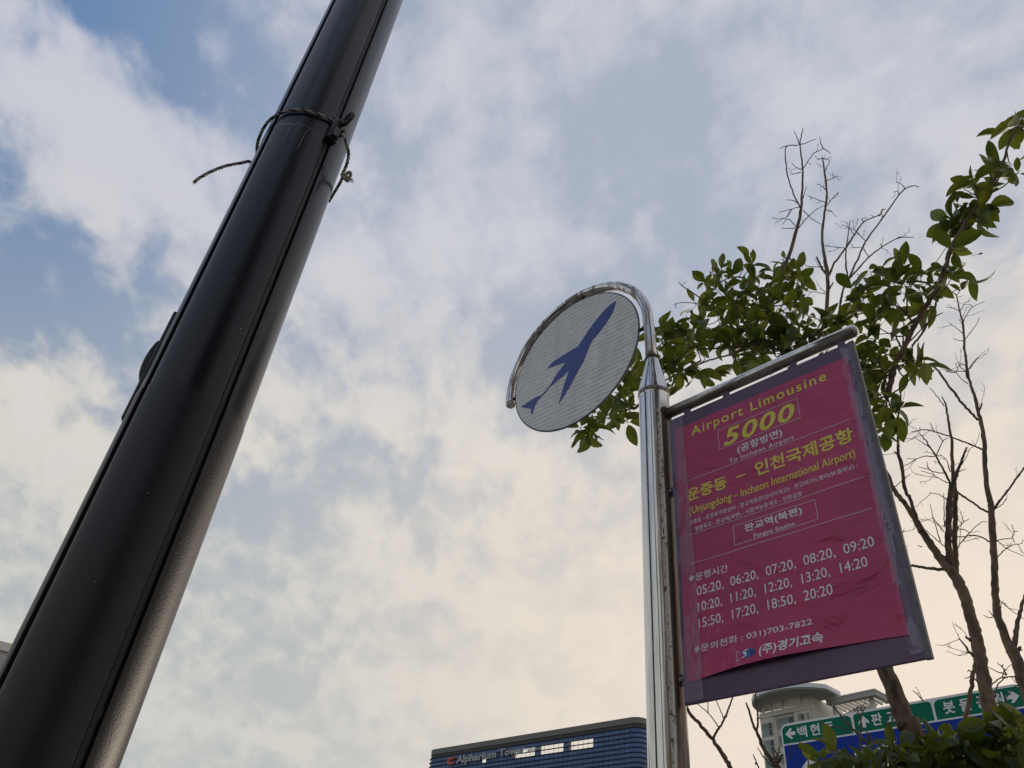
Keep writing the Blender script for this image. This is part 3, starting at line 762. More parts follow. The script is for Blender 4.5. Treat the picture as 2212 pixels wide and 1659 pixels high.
# ------------------------------------------------------------------ overhead road sign
def road_sign():
    a = Vector((6.4604, 17.7415, 0)); yaw = R(-48.78)
    rs = thing('road_sign', 'large green and blue overhead direction sign behind the trees', 'road sign', (a.x, a.y, 0), yaw)
    W, T, Bm = 4.84, 7.2, 4.85
    def rr(x0, x1, z0, z1, r, corners=(1, 1, 1, 1), n=8):
        P = []
        for (cx_, cz, a0, on) in ((x1 - r, z1 - r, 0, corners[1]), (x0 + r, z1 - r, 90, corners[0]), (x0 + r, z0 + r, 180, corners[3]), (x1 - r, z0 + r, 270, corners[2])):
            if on:
                for k in range(n + 1): P.append((cx_ + r * math.cos(R(a0 + 90 * k / n)), cz + r * math.sin(R(a0 + 90 * k / n))))
            else: P.append((cx_ + r * (1 if a0 in (0, 270) else -1), cz + r * (1 if a0 in (0, 90) else -1)))
        return P
    MB().prism(rr(0, W, Bm, T, .16), 0, .04).build('panel', M_SWHITE, rs)
    e_ = .035; zs = 6.80
    cells = ((e_, 1.585), (1.635, 3.195), (3.245, W - e_))
    for i, (x0, x1) in enumerate(cells):
        r = .06 if i == 1 else .13
        MB().prism(rr(x0, x1, zs, T - e_ - .01, .07 if i == 1 else .11, (1, 1, 0, 0)), -.004, -.0005).build('green_field', M_SGREEN, rs)
    MB().prism(rr(e_, W - e_, Bm + e_, zs - .035, .12, (0, 0, 1, 1)), -.004, -.0005).build('blue_field', M_SBLUE, rs)
    def put(s, x, z, w, h, bold=.02):
        vs, fs = fit_text(s, w, h, K, bold)
        o = MB().add([Vector((x + v.x, -.007, z + v.y)) for v in vs], fs).build('lettering', M_SWHITE, rs); o['label'] = 'white lettering that reads ' + s
    def arrow(cx_, cz, ang, s=1.0):
        P = [(-.115, -.035), (-.01, -.035), (-.055, -.105), (.0, -.105), (.115, 0), (.0, .105), (-.055, .105), (-.01, .035), (-.115, .035)]
        c, q = math.cos(R(ang)), math.sin(R(ang))
        MB().prism([(cx_ + (x * c - z * q) * s, cz + (x * q + z * c) * s) for x, z in P], -.008, -.005).build('arrow', M_SWHITE, rs)
    h = .225
    arrow(.215, 6.985, 180); put('백', .385, 6.875, .215, h); put('현', .675, 6.875, .215, h); put('동', .985, 6.875, .215, h)
    arrow(1.835, 6.985, 90); put('판', 2.00, 6.875, .215, h); put('교', 2.31, 6.875, .215, h)
    put('봇', 3.40, 6.875, .215, h); put('들', 3.70, 6.875, .215, h); put('공', 4.0, 6.875, .215, h); put('원', 4.27, 6.875, .215, h); arrow(4.63, 6.985, 0)
    # upper parts of the large destinations on the blue field
    arrow(.62, 6.30, 180, 2.1)
    put('서', 1.42, 6.05, .36, .50); put('현', 2.02, 6.05, .36, .50); put('분', 2.75, 6.05, .36, .50); put('당', 3.30, 6.05, .36, .50)
    MB().tube([(W / 2 + 5.2, .3, 0), (W / 2 + 5.2, .3, 7.4)], [.17, .13], 16).build('mast', M_SBACK, rs)
    for z in (6.75, 5.45): MB().tube([(.4, .22, z), (W / 2 + 5.2, .3, z)], .07, 12).build('mast_arm', M_SBACK, rs)
    for x in (.7, W / 2, W - .7): MB().box(x - .04, x + .04, .041, .16, 5.2, 7.0).build('back_rail', M_SBACK, rs)
road_sign()

# ------------------------------------------------------------------ far buildings
def glass_mat(name, c1, c2, rough=.12):
    m = mat(name, c1, rough, 0, .7); t = NT(m); oi = t.n('ShaderNodeObjectInfo')
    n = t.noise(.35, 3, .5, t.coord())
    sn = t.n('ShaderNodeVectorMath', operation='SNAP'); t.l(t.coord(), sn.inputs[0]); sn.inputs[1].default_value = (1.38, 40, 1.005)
    wn_ = t.n('ShaderNodeTexWhiteNoise'); t.l(sn.outputs[0], wn_.inputs[0])      # uneven reflections painted as a tint per pane
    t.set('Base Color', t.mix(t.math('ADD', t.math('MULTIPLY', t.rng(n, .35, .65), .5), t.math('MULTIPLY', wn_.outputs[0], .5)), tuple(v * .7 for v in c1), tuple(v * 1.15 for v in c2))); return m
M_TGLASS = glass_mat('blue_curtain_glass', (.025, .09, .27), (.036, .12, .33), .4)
M_FIN = mat('dark_fin_metal', (.006, .014, .045), .5, .2)
M_COPING = m_noisy('grey_coping', (.17, .165, .155), (.14, .135, .13), 3, .6)
M_COPDARK = mat('dark_recess_metal', (.045, .038, .04), .6)
M_LET = mat('steel_sign_letters', (.34, .36, .36), .45)
M_RED = mat('red_sign_letter', (.55, .09, .05), .5)
def tower():
    a = Vector((-12.0, 224.3, 0)); yaw = R(-43.69)
    tw = thing('office_tower', 'blue glass office tower with rounded corners and a name in letters near its roof', 'building', a, yaw)
    W, Dp, T, r = 64.8, 12.0, 58.0, 2.4
    def outline(off, rad, n=8):
        P = []
        for cx_, cy_, a0 in ((W - rad, rad, 270), (W - rad, Dp - rad, 0), (rad, Dp - rad, 90), (rad, rad, 180)):
            for k in range(n + 1):
                q = R(a0 + 90 * k / n); P.append((cx_ + (rad + off) * math.cos(q), cy_ + (rad + off) * math.sin(q)))
        return P
    roofz = 51.0
    MB().plan(outline(-.4, r), 0, roofz).build('body', M_COPDARK, tw)
    # front wall: a sheet of glass cells with real openings in the crown
    cw, ch = 1.38, 1.005; zt = 55.95
    holes = set()
    def hole(x0, x1, z0, z1):
        for i in range(int(round(x0 / cw)), int(round(x1 / cw))):
            for j in range(z0, z1): holes.add((i, j))
    hole(29.0, 35.9, 2, 3); hole(29.0, 35.9, 1, 2); hole(36.6, 44.2, 1, 3); hole(45.5, 53.0, 1, 3); hole(19.3, 20.7, 2, 3)
    nx = int((W - 2 * r) / cw); x_off = r
    # columns of cells measured from the left wall end
    b = MB(); lo = MB()
    rows = 9
    for j in range(rows):
        z1 = zt - j * ch; z0 = z1 - ch
        for i in range(0, int(W / cw)):
            x0 = max(r, i * cw); x1 = min(W - r, (i + 1) * cw)
            if x1 <= x0 or (i, j) in holes: continue
            b.box(x0, x1, 0, .25, z0, z1)
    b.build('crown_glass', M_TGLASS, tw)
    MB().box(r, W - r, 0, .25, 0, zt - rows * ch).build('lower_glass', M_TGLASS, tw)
    for x_c, a0 in ((r, 180), (W - r, 270)):
        b = MB(); P = []
        for k in range(9):
            q = R(a0 + 90 * k / 8); P.append((x_c + r * math.cos(q), r + r * math.sin(q)))
        Q = [(x_c + (r - .25) * math.cos(R(a0 + 90 * k / 8)), r + (r - .25) * math.sin(R(a0 + 90 * k / 8))) for k in range(8, -1, -1)]
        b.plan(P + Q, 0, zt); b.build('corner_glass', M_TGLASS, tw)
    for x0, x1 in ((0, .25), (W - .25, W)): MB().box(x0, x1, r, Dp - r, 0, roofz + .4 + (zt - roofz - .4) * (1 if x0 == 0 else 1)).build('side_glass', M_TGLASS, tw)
    # horizontal fins
    def fin(z, hgt=.16, off=.26, m=M_FIN, name='fin'):
        b = MB(); P = [(0 - off, Dp - r)]
        for x_c, a0 in ((r, 180), (W - r, 270)):
            for k in range(9):
                q = R(a0 + 90 * k / 8); P.append((x_c + (r + off) * math.cos(q), r + (r + off) * math.sin(q)))
        P.append((W + off, Dp - r)); n = len(P)
        Q = []
        for (x, y) in P: Q.append((min(max(x, .02 - .0), W - .02) if 0 else x, y))
        inner = [(.1, Dp - r)]
        for x_c, a0 in ((r, 180), (W - r, 270)):
            for k in range(9):
                q = R(a0 + 90 * k / 8); inner.append((x_c + (r - .02) * math.cos(q), r + (r - .02) * math.sin(q)))
        inner.append((W - .1, Dp - r))
        vs = [(x, y, z) for x, y in P] + [(x, y, z) for x, y in inner] + [(x, y, z + hgt) for x, y in P] + [(x, y, z + hgt) for x, y in inner]
        fs = []
        for k in range(n - 1):
            fs += [(k, k + 1, n + k + 1, n + k), (2 * n + k, 3 * n + k, 3 * n + k + 1, 2 * n + k + 1), (k, 2 * n + k, 2 * n + k + 1, k + 1), (n + k, n + k + 1, 3 * n + k + 1, 3 * n + k)]
        b.add(vs, fs); return b.build(name, m, tw)
    j = 0; z = zt - .1
    while z > 2:
        fin(z); z -= ch
    mu = MB()
    for i in range(1, int(W / cw) + 1):
        x = i * cw
        if r < x < W - r: mu.box(x - .025, x + .025, -.03, .02, 40, zt)
    for i in range(1, int(W / cw)): pass
    mu.build('mullions', M_FIN, tw, kind='stuff')
    fin(zt + .12, .75, -.25, M_COPDARK, 'dark_band'); fin(zt + .87, 1.15, .12, M_COPING, 'coping'); fin(zt + 2.03, .10, .16, mat('pale_coping_edge', (.30, .27, .24), .5), 'coping_edge')
    for x in (21.5, 28.4, 36.15, 44.85, 53.7): MB().box(x - .45, x + .45, .5, 1.4, roofz, zt + .8).build('crown_column', M_COPING, tw)
    MB().tube([(63.3, 6, 51), (63.3, 6, 60.3)], .05, 6).build('antenna', M_COPDARK, tw)
    def put(s, x, z, w, h, ref='H', bold=.03, m=M_LET, sh=0):
        vs, fs = fit_text(s, w, h, ref, bold, sh)
        b = MB(); b.add([Vector((x + v.x, -.62, z + v.y)) for v in vs], fs); b.add([Vector((x + v.x, -.42, z + v.y)) for v in vs], fs)
        o = b.build('sign_letters', m, tw); o['label'] = 'raised letters that read ' + s
    put('α', 7.9, 53.65, 2.5, 1.45, 'o', .07, M_RED)
    put('Alpharium', 11.1, 53.65, 13.2, 1.75); put('Tower', 25.2, 53.75, 8.1, 1.75); put('알파리움타워', 34.0, 53.95, 4.1, .62, K, .02)
tower()
M_APT = m_noisy('cream_concrete', (.66, .63, .575), (.60, .575, .525), .8, .85)
M_APTD = m_noisy('grey_soffit', (.40, .39, .375), (.36, .35, .34), 2, .8)
M_ROOFE = mat('pale_roof_edge', (.70, .71, .75), .6)
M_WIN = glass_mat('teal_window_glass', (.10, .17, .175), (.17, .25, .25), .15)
M_WIND = mat('dark_window_glass', (.035, .05, .06), .15)
M_FRAME = mat('window_frame_white', (.42, .41, .40), .6)
def apt():
    yaw = R(-52)
    ap = thing('apartment_tower', 'cream apartment tower with a round canopy roof on columns', 'building', (53.97, 132.93, 0), yaw)
    L, Wd = 9.9, 10.0
    # the wall is built as piers and bands round its windows
    MB().box(-L, -7.35, .0, Wd, 0, 47.35).build('wall', M_APT, ap); 
    MB().box(-6.95, -3.2, .35, Wd, 0, 47.34).build('wall', M_APT, ap)
    MB().box(-7.35, -6.95, .15, Wd, 0, 47.35).build('pier', M_APT, ap)
    MB().box(-3.2, -2.75, -.1, Wd, 0, 47.35).build('pier', M_APT, ap)
    MB().box(-2.75, 0, .0, Wd, 0, 47.35).build('wall', M_APT, ap)
    MB().box(-L - .2, .12, -.15, .4, 47.35, 47.6).build('ledge', M_APT, ap)
    MB().box(-L, 0, 0, Wd, 47.36, 47.59).build('terrace_floor', M_APT, ap)
    MB().box(-L - .02, -.3, -.02, .18, 47.6, 48.2).build('parapet', M_APT, ap)
    MB().box(-L - .02, -L + .18, .19, 6, 47.6, 48.25).build('parapet', M_APT, ap)
    MB().box(-.35, 0, -.03, Wd, 47.6, 49.45).build('end_wall', M_APT, ap)
    MB().box(-1.5, -.36, .0, .3, 48.95, 49.45).build('end_wall', M_APT, ap)
    for x in (-9.3, -7.5, -5.3, -1.75): MB().tube([(x, .35, 47.6), (x, .35, 49.45)], .2, 12).build('column', M_APT, ap)
    cx_, cy_ = Vector((54.6 - 53.97, 138 - 132.93, 0)).xy; c, s = math.cos(-yaw), math.sin(-yaw)
    lx, ly = cx_ * c - cy_ * s, cx_ * s + cy_ * c
    P = []; rad = 8.05
    for k in range(97):
        q = 2 * math.pi * k / 96; x, y = lx + rad * math.cos(q), ly + rad * math.sin(q)
        if x < 3.4 and y < 3.6: P.append((x, y))
    P.sort(key=lambda p: math.atan2(p[1] - ly, p[0] - lx) % (2 * math.pi))
    P.append((3.4, 3.6)) 
    MB().plan(P, 49.46, 49.66).build('canopy_soffit', M_APTD, ap)
    P2 = [(lx + (x - lx) * 1.03, ly + (y - ly) * 1.03) for x, y in P[:-1]] + [(3.55, 3.62)]
    MB().plan(P2, 49.67, 50.35).build('canopy', M_ROOFE, ap)
    def window(x0, x1, z0, z1, y, split, part=.62):
        f = MB(); t = .07
        for q in ((x0, x0 + t, z0, z1), (x1 - t, x1, z0, z1), (x0 + t, x1 - t, z0, z0 + t), (x0 + t, x1 - t, z1 - t, z1), (x0 + (x1 - x0) * part - t / 2, x0 + (x1 - x0) * part + t / 2, z0 + t, z1 - t)): f.box(q[0], q[1], y - .08, y - .01, q[2], q[3])
        if split: f.box(x0 + t, x1 - t, y - .085, y - .015, (z0 + z1) / 2 - t / 2 - .0, (z0 + z1) / 2 + t / 2)
        w = f.build('window', M_FRAME, ap)
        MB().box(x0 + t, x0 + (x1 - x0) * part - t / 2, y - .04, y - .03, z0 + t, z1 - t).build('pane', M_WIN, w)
        MB().box(x0 + (x1 - x0) * part + t / 2, x1 - t, y - .04, y - .03, z0 + t, z1 - t).build('pane', M_WIND, w)
    for k in range(14):
        z = 44.3 - 2.75 * k
        window(-9.65, -7.6, z, z + 2.15, 0, True); window(-6.8, -3.6, z + .9, z + 2.6, .35, False, .68)
        window(-2.55, -1.45, z + 1.5, z + 2.5, 0, False, .4); window(-1.0, -.6, z + 1.4, z + 2.5, 0, False, .5)
        if k in (2, 6, 10): MB().box(-L - .12, .1, -.13, -.001, z + 2.3, z + 2.5).build('ledge', M_APT, ap)
    MB().tube([(-.02, -.05, 40), (-.02, -.05, 49.3)], .06, 6).build('drainpipe', M_APTD, ap)
apt()
def apt2():
    yaw = R(-52)
    ap = thing('apartment_tower', 'apartment tower with flat overhanging pergola roof right of the round canopy', 'building', (62.1, 126.7, 0), yaw)
    MB().box(-8.6, -1.3, 1.3, 11, 0, 46.6).build('wall', M_APT, ap)
    z0, z1 = 48.35, 49.1
    MB().box(-8.6, 0, 0, .45, z0, z1).build('roof_beam', M_APTD, ap); MB().box(-.45, 0, .45, 11, z0, z1).build('roof_beam', M_APTD, ap)
    MB().box(-8.7, .1, -.1, .35, z1, z1 + .2).build('roof_edge', M_APT, ap); MB().box(-.35, .1, .351, 11, z1, z1 + .2).build('roof_edge', M_APT, ap)
    MB().box(-8.6, -.46, .46, 1.35, z0 + .1, z1 - .1).build('roof_slab', M_APTD, ap)
    for k in range(9): MB().box(-8.5 + .92 * k, -8.14 + .92 * k, 1.36, 5.5, z0 + .2, z1 - .2).build('pergola_slat', M_APT, ap)
    MB().box(-1.9, -1.25, 1.36, 2.0, 46.6, z0 + .15).build('column', M_APT, ap)
    MB().box(-8.4, -7.9, 1.36, 2.0, 46.6, z0 + .15).build('column', M_APT, ap)
    MB().prism([(-6.5, 46.6), (-1.2, 46.6), (-1.2, 47.1), (-3.7, 47.75), (-6.5, 47.0)], 1.5, 1.8).build('small_gable', M_APT, ap)
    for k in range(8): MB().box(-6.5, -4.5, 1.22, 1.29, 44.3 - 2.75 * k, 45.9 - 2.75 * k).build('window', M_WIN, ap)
apt2()
def left_building():
    p = Vector((-68.9, 118.5, 0))
    lb = thing('apartment_block', 'grey apartment block with flat parapet at the left edge behind the black post', 'building', p, R(28))
    MB().box(-26, 1.2, 0, 14, 0, 38.9).build('wall', M_APTD, lb)
    MB().box(-26.3, 1.4, -.3, .4, 38.9, 40.1).build('parapet', M_APT, lb)
    for k in range(12):
        for i in range(7):
            x = -24 + i * 3.6; z = 37.2 - 2.8 * k
            w = MB().box(x, x + 2.2, -.06, -.005, z, z + 1.4).build('window', M_FRAME, lb)
            MB().box(x + .1, x + 2.1, -.09, -.065, z + .1, z + 1.3).build('pane', M_WIN, w)
left_building()

def across_street():
    """the tall building across the street that both posts mirror"""
    az, d = R(153), 30.0
    ob = thing('office_building', 'tall brown office building across the street, seen only mirrored in the posts', 'building', (d * math.sin(az), d * math.cos(az), 0), YAW)
    M_OB = m_noisy('brown_stone_cladding', (.085, .072, .062), (.11, .095, .08), 1.5, .7)
    MB().box(-10, 10, -12, 0, 0, 44).build('wall', M_OB, ob)
    MB().box(-10.2, 10.2, -12.2, .2, 44, 45).build('parapet', M_APTD, ob)
    for k in range(11):
        for i in range(5):
            x = -8.6 + i * 3.7; z = 3 + 3.7 * k
            w = MB().box(x, x + 2.4, .005, .06, z, z + 2.1).build('window', M_FRAME, ob)
            MB().box(x + .1, x + 2.3, .065, .08, z + .1, z + 2.0).build('pane', M_WIND, w)
across_street()

# ------------------------------------------------------------------ trees
ZO = {'5': (2600, 400, 1.5447), 'b': (2650, 850, 2.7657), 's': (2200, 1150, 2.37), 'r': (3200, 900, 2.6587), 't': (3500, 380, 2.6757), 'm': (3380, 1400, 2.0737), 'n': (3380, 2000, 2.0737), 'z': (2600, 2600, 1.5447), 'd': (0, 0, .54861)}
def px(zk, x, y):
    o = ZO[zk]; return (o[0] + x / o[2]) / 1.82278, (o[1] + y / o[2]) / 1.82278
def P3(zk, x, y, hd): return at(*px(zk, x, y), hd)
def smooth_path(pts, rad, n=5):
    Pn = catmull(pts, n); m = len(Pn); R_ = []
    for i in range(m):
        t = i / (m - 1) * (len(rad) - 1); k = min(int(t), len(rad) - 2); R_.append(rad[k] + (rad[k + 1] - rad[k]) * (t - k))
    return Pn, R_
class Tree:
    def __init__(s, name, label, cat, loc, seed, group=None):
        s.root = thing(name, label, cat, loc, 0, group); s.o = Vector(loc); s.rnd = random.Random(seed); s.lines = []
    def limb(s, zk, pts, hd, w, name='branch', m=None, sides=8, jit=.09, ground=None, hd1=None, wob=.35):
        """pts in picture positions, w = widths in photo pixels at the ends"""
        n = len(pts); hd1 = hd if hd1 is None else hd1
        W = [P3(zk, x, y, hd + (hd1 - hd) * i / max(1, n - 1)) for i, (x, y) in enumerate(pts)]
        rad = []
        for i in range(n):
            ww = (w[0] + (w[-1] - w[0]) * i / max(1, n - 1) if len(w) == 2 else w[i]) * .93
            rad.append(max(.0009, ww * (W[i] - CAM).length / FPX / 2 * .97))
        if ground is not None:
            ground = (W[0].x + .06, W[0].y - .05)
            W = [Vector((ground[0], ground[1], -.05)), Vector((ground[0] * .6 + W[0].x * .4, ground[1] * .6 + W[0].y * .4, W[0].z * .5))] + W
            rad = [rad[0] * 1.35, rad[0] * 1.15] + rad
        Pn, Rn = smooth_path(W, rad)
        if wob:
            for i in range(1, len(Pn) - 1): Pn[i] = Pn[i] + Vector([s.rnd.uniform(-1, 1) for _ in range(3)]) * min(Rn[i] * wob, .0022)
        for i in range(1, len(Pn) - 1):
            if s.rnd.random() < .18: Rn[i] *= 1.12
        b = MB().tube([p - s.o for p in Pn], Rn, sides, jit=jit, rnd=s.rnd)
        s.lines.append((Pn, Rn)); return b.build(name, m or M_BARK2, s.root)
    def twigs(s, zk, segs, hd, w=(4, 2.2), name='twig'):
        for pts in segs: s.limb(zk, pts, hd + s.rnd.uniform(-.08, .08), (w[0] * .85, w[-1] * .8), name, M_TWIG, 5, .05, wob=.8)
    def autotwigs(s, count, lo=.05, hi=.16, minr=.0012, maxr=.006, zmin=-1, idx=None):
        """small side twigs on the thin branches"""
        c = [(P, Rr, i) for (P, Rr) in (s.lines if idx is None else s.lines[idx[0]:idx[1]]) for i in range(2, len(P) - 1) if minr < Rr[i] < maxr and P[i].z > zmin]
        for _ in range(count):
            Pn, Rn, i = s.rnd.choice(c); p = Pn[i]; t = (Pn[i + 1] - Pn[i - 1]).normalized()
            side = Vector([s.rnd.gauss(0, 1) for _ in range(3)]); side = (side - t * side.dot(t)).normalized()
            d = (t * .8 + side).normalized(); L = s.rnd.uniform(lo, hi); q = [p]
            for k in range(4):
                d = (d + Vector([s.rnd.gauss(0, .22) for _ in range(3)]) + Vector((0, 0, .08))).normalized(); q.append(q[-1] + d * L / 4)
            b = MB(); b.tube([v - s.o for v in q], [.0014, .0012, .0011, .001, .0009], 5)
            for k in (2, 3, 4):
                if s.rnd.random() < .7:
                    dd = (d + Vector([s.rnd.gauss(0, .9) for _ in range(3)])).normalized(); e = q[k] + dd * L * .22
                    b.tube([q[k] - s.o, e - s.o], [.001, .0008], 4)
            b.build('twig', M_TWIG, s.root)
# leaves
def leaf_mesh(i):
    rnd = random.Random(100 + i); nu = 7; curl = rnd.uniform(.10, .85) * (1 if rnd.random() < .85 else -.6); fold = rnd.uniform(.10, .75); twist = rnd.uniform(-.8, .8); wr = rnd.uniform(.17, .24)
    prof = [0.035, .045, .50, .90, 1.0, .84, .46, .0]
    us = [0, .10, .22, .42, .60, .76, .90, 1.0]
    vs = []; fs = []
    for k, (u, w) in enumerate(zip(us, prof)):
        y = u * math.cos(curl * u); z0 = -abs(u) * math.sin(curl * u)
        ww = w * wr; tw = twist * (u - .2)
        for j, sgn in enumerate((-1, -.5, 0, .5, 1)):
            x = sgn * ww; z = abs(x) * fold + .012 * math.sin(9 * u + sgn * 2 + i)*abs(sgn)
            if k in (0, 1): z = 0
            x2 = x * math.cos(tw) - z * math.sin(tw); z2 = x * math.sin(tw) + z * math.cos(tw)
            vs.append((x2, y, z0 + z2))
    for k in range(len(us) - 1):
        for j in range(4): a = k * 5 + j; fs.append((a, a + 1, a + 6, a + 5))
    return vs, fs
LEAVES = [leaf_mesh(i) for i in range(16)]
LEAFM = []
for i, (vs, fs) in enumerate(LEAVES):
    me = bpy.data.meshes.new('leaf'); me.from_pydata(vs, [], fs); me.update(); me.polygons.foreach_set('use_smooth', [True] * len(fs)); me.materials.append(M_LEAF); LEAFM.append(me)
def rosette(tree, c, axis, n, size, leaves, spread=(35, 100), rnd=None):
    rnd = rnd or tree.rnd; axis = axis.normalized()
    u = axis.cross(Vector((.2, .1, 1))).normalized() if abs(axis.z) < .95 else Vector((1, 0, 0)); w = axis.cross(u)
    a0 = rnd.uniform(0, 6.28)
    for k in range(n):
        a = a0 + k * 2.4 + rnd.uniform(-.3, .3); th = R(rnd.uniform(*spread))
        d = (axis * math.cos(th) + (u * math.cos(a) + w * math.sin(a)) * math.sin(th))
        d = (d + Vector((0, 0, rnd.uniform(-.45, .15)))).normalized()
        nrm_ = (Vector((0, 0, 1)) + Vector([rnd.gauss(0, .45) for _ in range(3)])); nrm_ = (nrm_ - d * nrm_.dot(d)).normalized()
        x = d.cross(nrm_).normalized(); L = size * rnd.choice((rnd.uniform(.42, .8), rnd.uniform(.8, 1.12), rnd.uniform(.85, 1.15)))
        p = c - axis * rnd.uniform(0, .035)
        M = Matrix((x * L * rnd.uniform(.80, 1.22), d * L, nrm_ * L)).transposed().to_4x4(); M.translation = p
        leaves.append((M, rnd.randrange(len(LEAFM)), (p - CAM).length))
def place_leaves(tree, leaves, cap=300):
    vis = sorted(leaves, key=lambda q: q[2])
    Moff = Matrix.Translation(-tree.o)
    for M, k, _ in vis[:cap]:
        o = bpy.data.objects.new('leaf', LEAFM[k]); col.objects.link(o); o.parent = tree.root; o.matrix_local = Moff @ M
    if vis[cap:]:
        b = MB()
        for M, k, _ in vis[cap:]:
            vs, fs = LEAVES[k]; MM = Moff @ M; b.add([MM @ Vector(v) for v in vs], fs, True)
        b.build('foliage', M_LEAF, tree.root, kind='stuff')
def connect(tree, c, minr=.0015):
    """a thin twig from the nearest limb to a leaf cluster; returns its last direction"""
    best = None
    for Pn, Rn in tree.lines[:]:
        for i in range(0, len(Pn)):
            d = (c - Pn[i]).length + max(0, (Pn[i].z - c.z)) * .9
            if best is None or d < best[0]: best = (d, Pn[i], Rn[i])
    p = best[1]; mid = p.lerp(c, .5) + Vector([tree.rnd.gauss(0, .012) for _ in range(3)]) - Vector((0, 0, .02))
    q = catmull([p, mid, c], 3); r0 = min(best[2] * .6, .0038)
    b = MB().tube([v - tree.o for v in q], [r0 + (.0016 - r0) * i / (len(q) - 1) for i in range(len(q))], 5)
    b.build('twig', M_TWIG, tree.root)
    d = (c - mid); return d if d.length > 1e-4 else Vector((0, 0, 1))

# evergreen tree: trunk under the board, one limb right of it, one behind it to the left
T1 = Tree('evergreen_tree', 'broadleaf evergreen tree with leafy limbs spreading behind the timetable board', 'tree', (2.02, 2.35, 0), 11)
H1 = 2.95
T1.limb('d', [(1990, 1640), (1960, 1570), (1938, 1510), (1915, 1450), (1893, 1400), (1868, 1300), (1845, 1180), (1842, 1060), (1875, 985)], H1, (38, 37, 35, 33, 33, 30, 28, 22, 16), 'trunk', M_BARK, 14, .07, ground=(2.02, 2.35))
T1.limb('r', [(780, 1760), (830, 1560), (880, 1380), (940, 1280), (1010, 1120), (1080, 1000), (1160, 850), (1220, 760), (1300, 640), (1390, 400), (1450, 200), (1540, 60)], H1, (13, 8.5), 'limb', M_BARK2, 10, hd1=2.75)
T1.limb('t', [(640, 1659), (700, 1500), (780, 1380), (880, 1220), (980, 1080), (1080, 920), (1150, 800), (1220, 640), (1260, 500), (1340, 350), (1424, 200), (1500, 80)], 2.75, (8.5, 3.0), 'limb', M_BARK2, 8, hd1=2.6)
T1.limb('r', [(1000, 1310), (1060, 1200), (1130, 1120), (1180, 1040), (1230, 950), (1270, 840), (1300, 740)], H1, (5, 3.2), 'branch', M_BARK2)
T1.limb('r', [(1020, 1180), (1090, 1105), (1150, 1040), (1230, 960), (1300, 910), (1365, 880)], H1, (3, 2), 'branch', M_TWIG, 6)
T1.limb('r', [(930, 1250), (890, 1170), (858, 1092)], H1, (4, 3.4), 'branch', M_TWIG, 6)
T1.limb('r', [(944, 1225), (946, 1150), (950, 1080)], H1, (3.4, 2.6), 'branch', M_TWIG, 6)
T1.limb('r', [(1070, 1000), (1010, 930), (985, 860), (988, 780), (990, 700), (1020, 620), (1090, 540)], H1, (5, 2.2), 'branch', M_TWIG, 6)
T1.limb('r', [(1010, 930), (930, 840), (830, 800), (700, 840), (600, 870), (450, 900), (250, 930)], H1, (4, 2), 'branch', M_TWIG, 6)
T1.limb('r', [(1300, 640), (1150, 560), (950, 560), (780, 560), (600, 600), (470, 680)], 2.85, (4, 2), 'branch', M_TWIG, 6)
# left limb behind the board and rod
T1.limb('d', [(1845, 1180), (1790, 1020), (1745, 900), (1712, 800), (1690, 745)], H1, (26, 17), 'limb', M_BARK2, 10)
T1.limb('b', [(1290, 1620), (1210, 1490), (1150, 1330), (1090, 1180), (1045, 1060), (1010, 960), (990, 880)], 2.95, (17, 11), 'limb', M_BARK2, 10)
T1.limb('b', [(990, 900), (930, 800), (860, 740), (790, 690), (700, 665), (600, 680), (520, 720)], 2.95, (6.5, 2.4), 'branch', M_BARK2, 6)
T1.limb('b', [(960, 1380), (900, 1290), (830, 1170), (770, 1080), (700, 1000), (640, 900)], 2.85, (6, 3), 'branch', M_BARK2, 6)
T1.limb('b', [(700, 1250), (560, 1130), (430, 1010), (300, 900), (190, 820), (110, 770), (60, 720)], 2.9, (4.5, 1.6), 'branch', M_TWIG, 6)
T1.limb('b', [(440, 980), (300, 965), (170, 945), (60, 950), (5, 970)], 2.9, (2.4, 1.4), 'twig', M_TWIG, 5)
T1.limb('b', [(1210, 1490), (1080, 1430), (950, 1400), (780, 1410), (600, 1430), (430, 1445), (220, 1435), (80, 1360), (-60, 1240)], 2.85, (7, 2.4), 'branch', M_BARK2, 6)
T1.limb('b', [(930, 1400), (780, 1460), (600, 1520), (400, 1570), (250, 1630), (80, 1690)], 2.8, (5, 3), 'branch', M_BARK2, 6)
T1.limb('s', [(1330, 640), (1180, 720), (1040, 800), (880, 900), (740, 1060), (690, 1080), (560, 1010), (480, 960)], 2.75, (4.5, 4, 4, 4, 6, 8, 7, 5), 'branch', M_BARK2, 6)
T1.limb('s', [(700, 1078), (600, 1110), (450, 1150), (400, 1210), (310, 1262), (250, 1300)], 2.75, (4, 1.8), 'branch', M_TWIG, 6)
T1.limb('s', [(500, 1000), (560, 940), (640, 820), (720, 700)], 2.75, (4, 2), 'branch', M_TWIG, 6)
